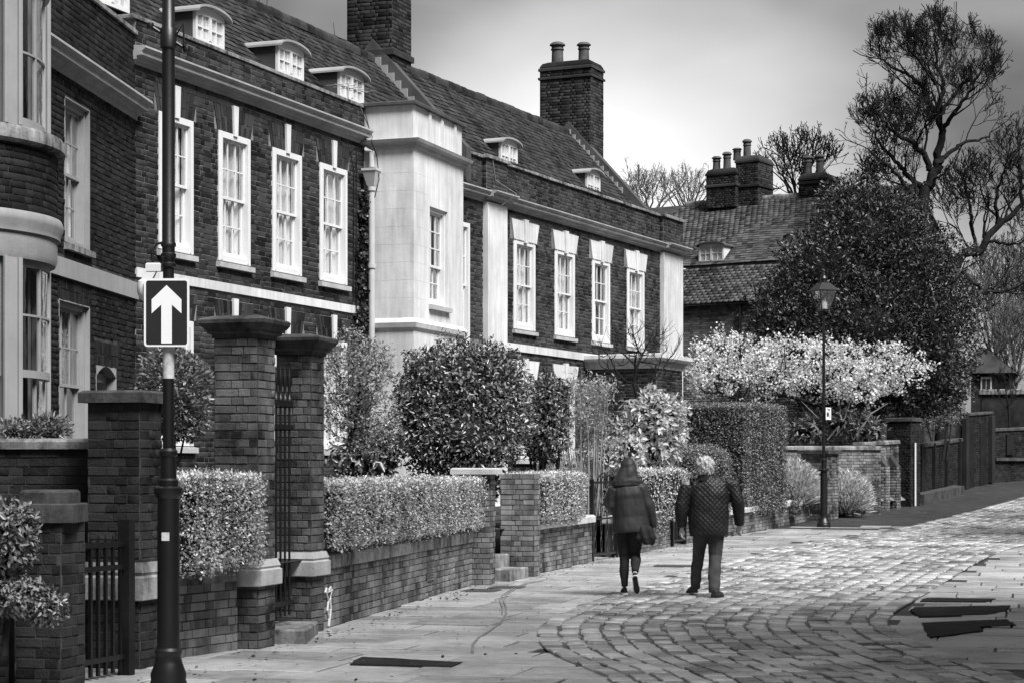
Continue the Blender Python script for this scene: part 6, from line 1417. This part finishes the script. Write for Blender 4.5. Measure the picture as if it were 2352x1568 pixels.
m_collar = M('cord_collar', .008, .018, .95, ns=30, na=.8)
def quilt_mat():
    m = M('quilted_wax_jacket', .006, .018, .5, ns=6, na=.7, spec=.35); t = m.node_tree; n = t.nodes; l = t.links; b = n['Principled BSDF']; tcn = n.new('ShaderNodeTexCoord'); sp_ = n.new('ShaderNodeSeparateXYZ'); l.new(tcn.outputs['Object'], sp_.inputs[0])
    def mt(op, x, y=0.0):
        k = n.new('ShaderNodeMath'); k.operation = op
        for i, v in enumerate((x, y)):
            if isinstance(v, (int, float)): k.inputs[i].default_value = v
            else: l.new(v, k.inputs[i])
        return k.outputs[0]
    X, Z = sp_.outputs['X'], sp_.outputs['Z']; f = 50.0
    a = mt('POWER', mt('ABSOLUTE', mt('SINE', mt('MULTIPLY', mt('ADD', X, mt('MULTIPLY', Z, 1.0)), f))), .5); c = mt('POWER', mt('ABSOLUTE', mt('SINE', mt('MULTIPLY', mt('SUBTRACT', X, mt('MULTIPLY', Z, 1.0)), f))), .5)
    nz_ = n.new('ShaderNodeTexNoise'); nz_.inputs['Scale'].default_value = 25; nz_.inputs['Detail'].default_value = 4; l.new(tcn.outputs['Object'], nz_.inputs['Vector'])
    h = mt('ADD', mt('MULTIPLY', a, c), mt('MULTIPLY', nz_.outputs['Fac'], .7)); bp = n.new('ShaderNodeBump'); bp.inputs['Strength'].default_value = .8; bp.inputs['Distance'].default_value = .007; l.new(h, bp.inputs['Height']); l.new(bp.outputs[0], b.inputs['Normal']); return m
m_quilt = quilt_mat()
def head(mb, c, tilt=0):
    c = Vector(c); limb(mb, [c+Vector((0, -.01, -.2)), c+Vector((0, 0, -.12)), c+Vector((0, .02, -.09)), c+Vector((0, .015, -.04)), c+Vector((0, .0, .03)), c+Vector((0, -.005, .09)), c+Vector((0, -.005, .118))], [.058, .057, (.06, .075), (.073, .095), (.078, .1), (.06, .078), (.02, .03)], 16)
    limb(mb, [c+Vector((0, .09, .02)), c+Vector((0, .11, -.03)), c+Vector((0, .1, -.045))], [.01, .016, .012], 8)            # nose
    limb(mb, [c+Vector((-.02, .085, -.075)), c+Vector((.02, .085, -.075))], [.01, .01], 8)                                   # mouth
    for s in (-1, 1):
        limb(mb, [c+Vector((s*.074, -.005, .02)), c+Vector((s*.088, -.015, .012)), c+Vector((s*.086, -.012, -.02)), c+Vector((s*.076, -.0, -.038))], [.01, .014, .012, .008], 8)
        limb(mb, [c+Vector((s*.03, .083, .012)), c+Vector((s*.03, .09, .012))], [.014, .01], 8)
    return mb
# ---- grey haired walker in a quilted jacket
mx_, my_ = gp(1628, 1373)
man = empty('person', (mx_, my_, .028), R(-2), 'grey haired walker in a dark quilted jacket and jeans, seen from behind', 'person')
LA = [(-.25, 0, 1.42), (-.325, -.03, 1.14), (-.335, .03, .86)]; RA = [(.27, 0, 1.42), (.36, -.02, 1.14), (.385, .05, .88)]
LLm = [(-.095, .0, .88), (-.12, .13, .50), (-.15, .26, .12)]; RLm = [(.095, 0, .88), (.08, .03, .48), (.055, -.19, .10)]
b = MB(); hc = (-.045, .03, 1.625); head(b, hc)
limb(b, [(0, 0, .8), (0, 0, 1.0), (0, 0, 1.25), (0, 0, 1.4), (-.02, .0, 1.47), (-.04, .01, 1.52)], [(.16, .11), (.17, .11), (.2, .12), (.2, .11), (.09, .07), .058], 16)
for P_ in (LA, RA): limb(b, P_, [.05, .042, .03])
hand(b, (-.335, .035, .845), (.03, .2, -1), (.5, .8, 0), .7); hand(b, (.385, .06, .865), (-.05, .35, -.9), (-.5, .8, 0), .9)
for P_ in (LLm, RLm): limb(b, P_, [.08, .055, .035])
skin(b, 'body', m_skin, man, .0075, 3)
j = MB(); limb(j, [(0, 0, .755), (0, 0, .80), (.0, 0, .95), (.0, 0, 1.12), (0, .0, 1.28), (0, 0, 1.39), (-.01, .005, 1.455), (-.03, .01, 1.5)], [(.245, .165), (.25, .17), (.25, .175), (.25, .175), (.265, .165), (.255, .14), (.16, .1), (.075, .075)], 24)
limb(j, [(-.2, 0, 1.42), (-.275, 0, 1.38), (-.335, -.02, 1.16), (-.345, 0, 1.02), (-.34, .03, .87)], [.09, .095, .082, .075, .06]); limb(j, [(.2, 0, 1.42), (.29, 0, 1.38), (.365, -.01, 1.16), (.385, .02, 1.02), (.39, .05, .89)], [.09, .097, .085, .076, .062])
jk = skin(j, 'jacket', m_quilt, man, .011, 4)
displace(jk, folds(1, 13, .011))
cl2 = MB(); cl2.loftq([[(-.035+r*math.cos(2*math.pi*k/20), .01+r*.95*math.sin(2*math.pi*k/20), z+.012*math.sin(2*math.pi*k/20)) for k in range(20)] for r, z in ((.13, 1.46), (.112, 1.485), (.088, 1.535), (.084, 1.54), (.075, 1.5))], cap=False); cl2.build('collar', m_collar, man, True)
t = MB(); limb(t, [(0, 0, .93), (0, 0, .86), (0, 0, .8)], [(.17, .13), (.185, .145), (.17, .13)], 16)
limb(t, [(-.09, 0, .88), (-.1, .03, .75), (-.12, .13, .52), (-.14, .2, .3), (-.155, .27, .11), (-.155, .28, .075)], [.105, .098, .078, .07, .066, .066]); limb(t, [(.09, 0, .88), (.09, .01, .75), (.085, .03, .5), (.07, -.08, .3), (.055, -.19, .1), (.055, -.19, .055)], [.11, .105, .085, .078, .073, .074])
tr2 = skin(t, 'trousers', m_jean2, man, .010, 4); displace(tr2, folds(2, 16, .008, lambda p: .4+1.0*(p[:, 2] < .45)))
for hl, to, up_ in (((-.16, .21, .05), (-.22, .47, .03), (0, -.1, 1)), ((.045, -.26, .022), (.15, .0, .022), (0, 0, 1))):
    s = MB(); shoe(s, hl, to, up_, .056, .085); so_ = s.build('shoe', m_shoe, man, True); q = MB(); sole(q, hl, to, up_, .06, .022); q.build('sole', m_tread, so_)
h = MB(); c = Vector(hc)
limb(h, [c+Vector((0, -.045, -.115)), c+Vector((0, -.03, -.08)), c+Vector((0, -.025, -.03)), c+Vector((0, -.016, .03)), c+Vector((0, -.01, .085)), c+Vector((0, -.01, .12)), c+Vector((0, -.01, .132))], [(.075, .06), (.095, .085), (.108, .1), (.112, .11), (.096, .1), (.062, .066), (.022, .022)], 18)
hh = skin(h, 'hair', m_hair, man, .008, 2); displace(hh, lambda p: .006*np.sin(p[:, 0]*120+p[:, 2]*30)+.006*np.sin(p[:, 2]*70+p[:, 0]*60)+.004*np.sin(p[:, 0]*210-p[:, 2]*90))
k = 900; a = RNG.uniform(0, 6.28, k); z = RNG.uniform(-.09, .12, k); rr_ = .108*np.sqrt(np.maximum(.1, 1-(z/.15)**2)); P = np.stack([hc[0]+rr_*np.cos(a), hc[1]-.015+rr_*np.sin(a)*.98, hc[2]+z], 1); P = P[P[:, 1] < hc[1]+.05]
leaves('hair_locks', P*1.0, np.stack([P[:, 0]-hc[0], P[:, 1]-hc[1], np.full(len(P), -.25)], 1)*[1, 1, 1], .035, m_hair, man, aspect=.16, jit=.2, kind=None)
# ---- hooded walker with a shoulder bag
wx_, wy_ = gp(1445, 1369)
wom = empty('person', (wx_, wy_, .028), R(2), 'hooded walker in a dark rain jacket and slim jeans, mid stride, seen from behind', 'person')
b = MB(); hc = (-.02, .05, 1.60); head(b, hc)
limb(b, [(0, 0, .8), (0, 0, 1.0), (-.01, 0, 1.2), (-.02, 0, 1.37), (-.02, .01, 1.44), (-.02, .02, 1.5)], [(.15, .1), (.13, .1), (.15, .11), (.16, .1), (.07, .06), .05], 16)
limb(b, [(.16, 0, 1.37), (.235, 0, 1.12), (.29, .04, .9)], [.045, .038, .027]); hand(b, (.292, .045, .885), (.02, .2, -1), (-.5, .8, 0), .6)
limb(b, [(-.19, 0, 1.37), (-.25, .02, 1.12), (-.1, .24, 1.1)], [.045, .038, .027]); hand(b, (-.09, .25, 1.1), (.9, .3, .1), (0, .2, 1), .6)
limb(b, [(-.075, 0, .88), (-.055, .07, .48), (-.05, .02, .1)], [.075, .05, .032]); limb(b, [(.075, 0, .88), (.085, .07, .5), (.055, -.2, .27)], [.075, .05, .032])
skin(b, 'body', m_skin, wom, .0075, 3)
j = MB(); limb(j, [(.03, 0, .79), (.03, 0, .83), (.02, 0, .98), (.0, 0, 1.12), (-.02, 0, 1.27), (-.03, 0, 1.37), (-.03, .01, 1.43), (-.02, .02, 1.48)], [(.225, .17), (.23, .175), (.215, .165), (.20, .15), (.205, .145), (.19, .12), (.13, .1), (.085, .08)], 22)
limb(j, [(.1, 0, 1.38), (.16, 0, 1.35), (.235, 0, 1.14), (.275, .02, 1.0), (.3, .04, .855)], [.085, .088, .078, .07, .06]); limb(j, [(-.12, 0, 1.38), (-.19, 0, 1.34), (-.245, .01, 1.14), (-.2, .12, 1.08), (-.1, .22, 1.09)], [.085, .088, .085, .07, .055])
jk = skin(j, 'rain_jacket', m_coat, wom, .010, 3)
displace(jk, folds(3, 12, .014))
hd_ = MB(); limb(hd_, [(-.025, .0, 1.38), (-.025, .0, 1.43), (-.025, .01, 1.47), (-.015, .02, 1.53), (-.01, .03, 1.6), (-.012, .03, 1.67), (-.02, .02, 1.715), (-.025, .015, 1.74)], [(.21, .13), (.205, .135), (.165, .13), (.125, .125), (.112, .125), (.092, .11), (.06, .07), (.02, .02)], 20)
hh = skin(hd_, 'hood', m_coat, wom, .009, 3); displace(hh, folds(4, 16, .009))
t = MB(); limb(t, [(.02, 0, .95), (.01, 0, .87), (0, 0, .8)], [(.17, .13), (.18, .14), (.15, .12)], 16)
limb(t, [(-.08, 0, .86), (-.075, .03, .72), (-.055, .07, .48), (-.058, .05, .32), (-.052, .02, .1)], [.105, .092, .066, .064, .042]); limb(t, [(.08, 0, .86), (.085, .03, .72), (.085, .07, .5), (.08, -.05, .42), (.06, -.19, .29)], [.108, .096, .07, .068, .045])
tr2 = skin(t, 'slim_jeans', m_jean, wom, .009, 4); displace(tr2, folds(5, 18, .006))
s = MB(); shoe(s, (-.055, -.045, .022), (-.06, .2, .022), (0, 0, 1), .042, .085); a_ = s.build('trainer', m_tread, wom, True); q = MB(); sole(q, (-.055, -.05, .022), (-.06, .205, .022), (0, 0, 1), .045, .026); q.build('white_sole', m_rubber, a_)
hl, to, up_ = (.04, -.29, .265), (.085, -.215, .025), (.03, .95, .3)
s = MB(); shoe(s, hl, to, up_, .042, .085); a_ = s.build('trainer', m_tread, wom, True); q = MB(); sole(q, hl, to, up_, .048, .024); q.build('white_sole', m_rubber, a_)
d_ = Vector(to)-Vector(hl); u_ = Vector(up_).normalized(); q = MB(); sole(q, Vector(hl)+d_*.03-u_*.024, Vector(to)-d_*.03-u_*.024, up_, .036, .004); q.build('tread', m_tread, a_)
bag = empty('shoulder_bag', (wx_+.19, wy_-.12, .028), 0, 'dark fabric shoulder bag hanging at the hooded walker\'s right hip', 'bag')
g_ = MB(); limb(g_, [(-.05, 0, .86), (.0, 0, .80), (.02, 0, .72), (.01, 0, .655), (-.01, 0, .64)], [(.06, .03), (.12, .055), (.135, .07), (.1, .06), (.03, .02)], 16); bb = skin(g_, 'pouch', m_bag, bag, .01, 3); displace(bb, lambda p: .007*np.sin(p[:, 0]*60+p[:, 2]*20))
MB().tube([(-.1, .02, .8), (-.13, .02, 1.0), (-.18, .03, 1.25), (-.22, .1, 1.42)], .008, 6).build('strap', m_bag, bag)
# ================================================================ added unseen shade house opposite, right of and behind the camera
MB().box(0, 7, 0, 25, 0, 17.5).build('wall', m_brickB, hS)
MB().loftq([[(-.3, -.3, 17.5), (7.3, -.3, 17.5), (7.3, 25.3, 17.5), (-.3, 25.3, 17.5)], [(3, 3, 21), (4, 3, 21), (4, 22, 21), (3, 22, 21)]]).build('roof', m_tile, hS)
for z in (2.2, 6, 10, 14):
    for y in (3, 8, 13, 18): MB().box(-.04, .02, y, y+1.2, z, z+2.2).build('window', m_paint, hS)

hS2 = empty('low_shade_house', (7.6, 13.4, 0), 0, 'unseen lower two storey house added beside the tall one to shade the paving', 'house')  # unseen house added to shade the right-hand paving
MB().box(0, 6, 0, 6.2, 0, 6.8).build('wall', m_brickB, hS2)
MB().loftq([[(-.3, 0, 6.8), (6.3, 0, 6.8), (6.3, 6.4, 6.8), (-.3, 6.4, 6.8)], [(3, 0, 9.6), (3.05, 0, 9.6), (3.05, 6.4, 9.6), (3, 6.4, 9.6)]]).build('roof', m_tile, hS2)
for z in (1.2, 4.2):
    for y in (.8, 2.6, 4.4): MB().box(-.04, .02, y, y+1.0, z, z+1.7).build('window', m_paint, hS2)
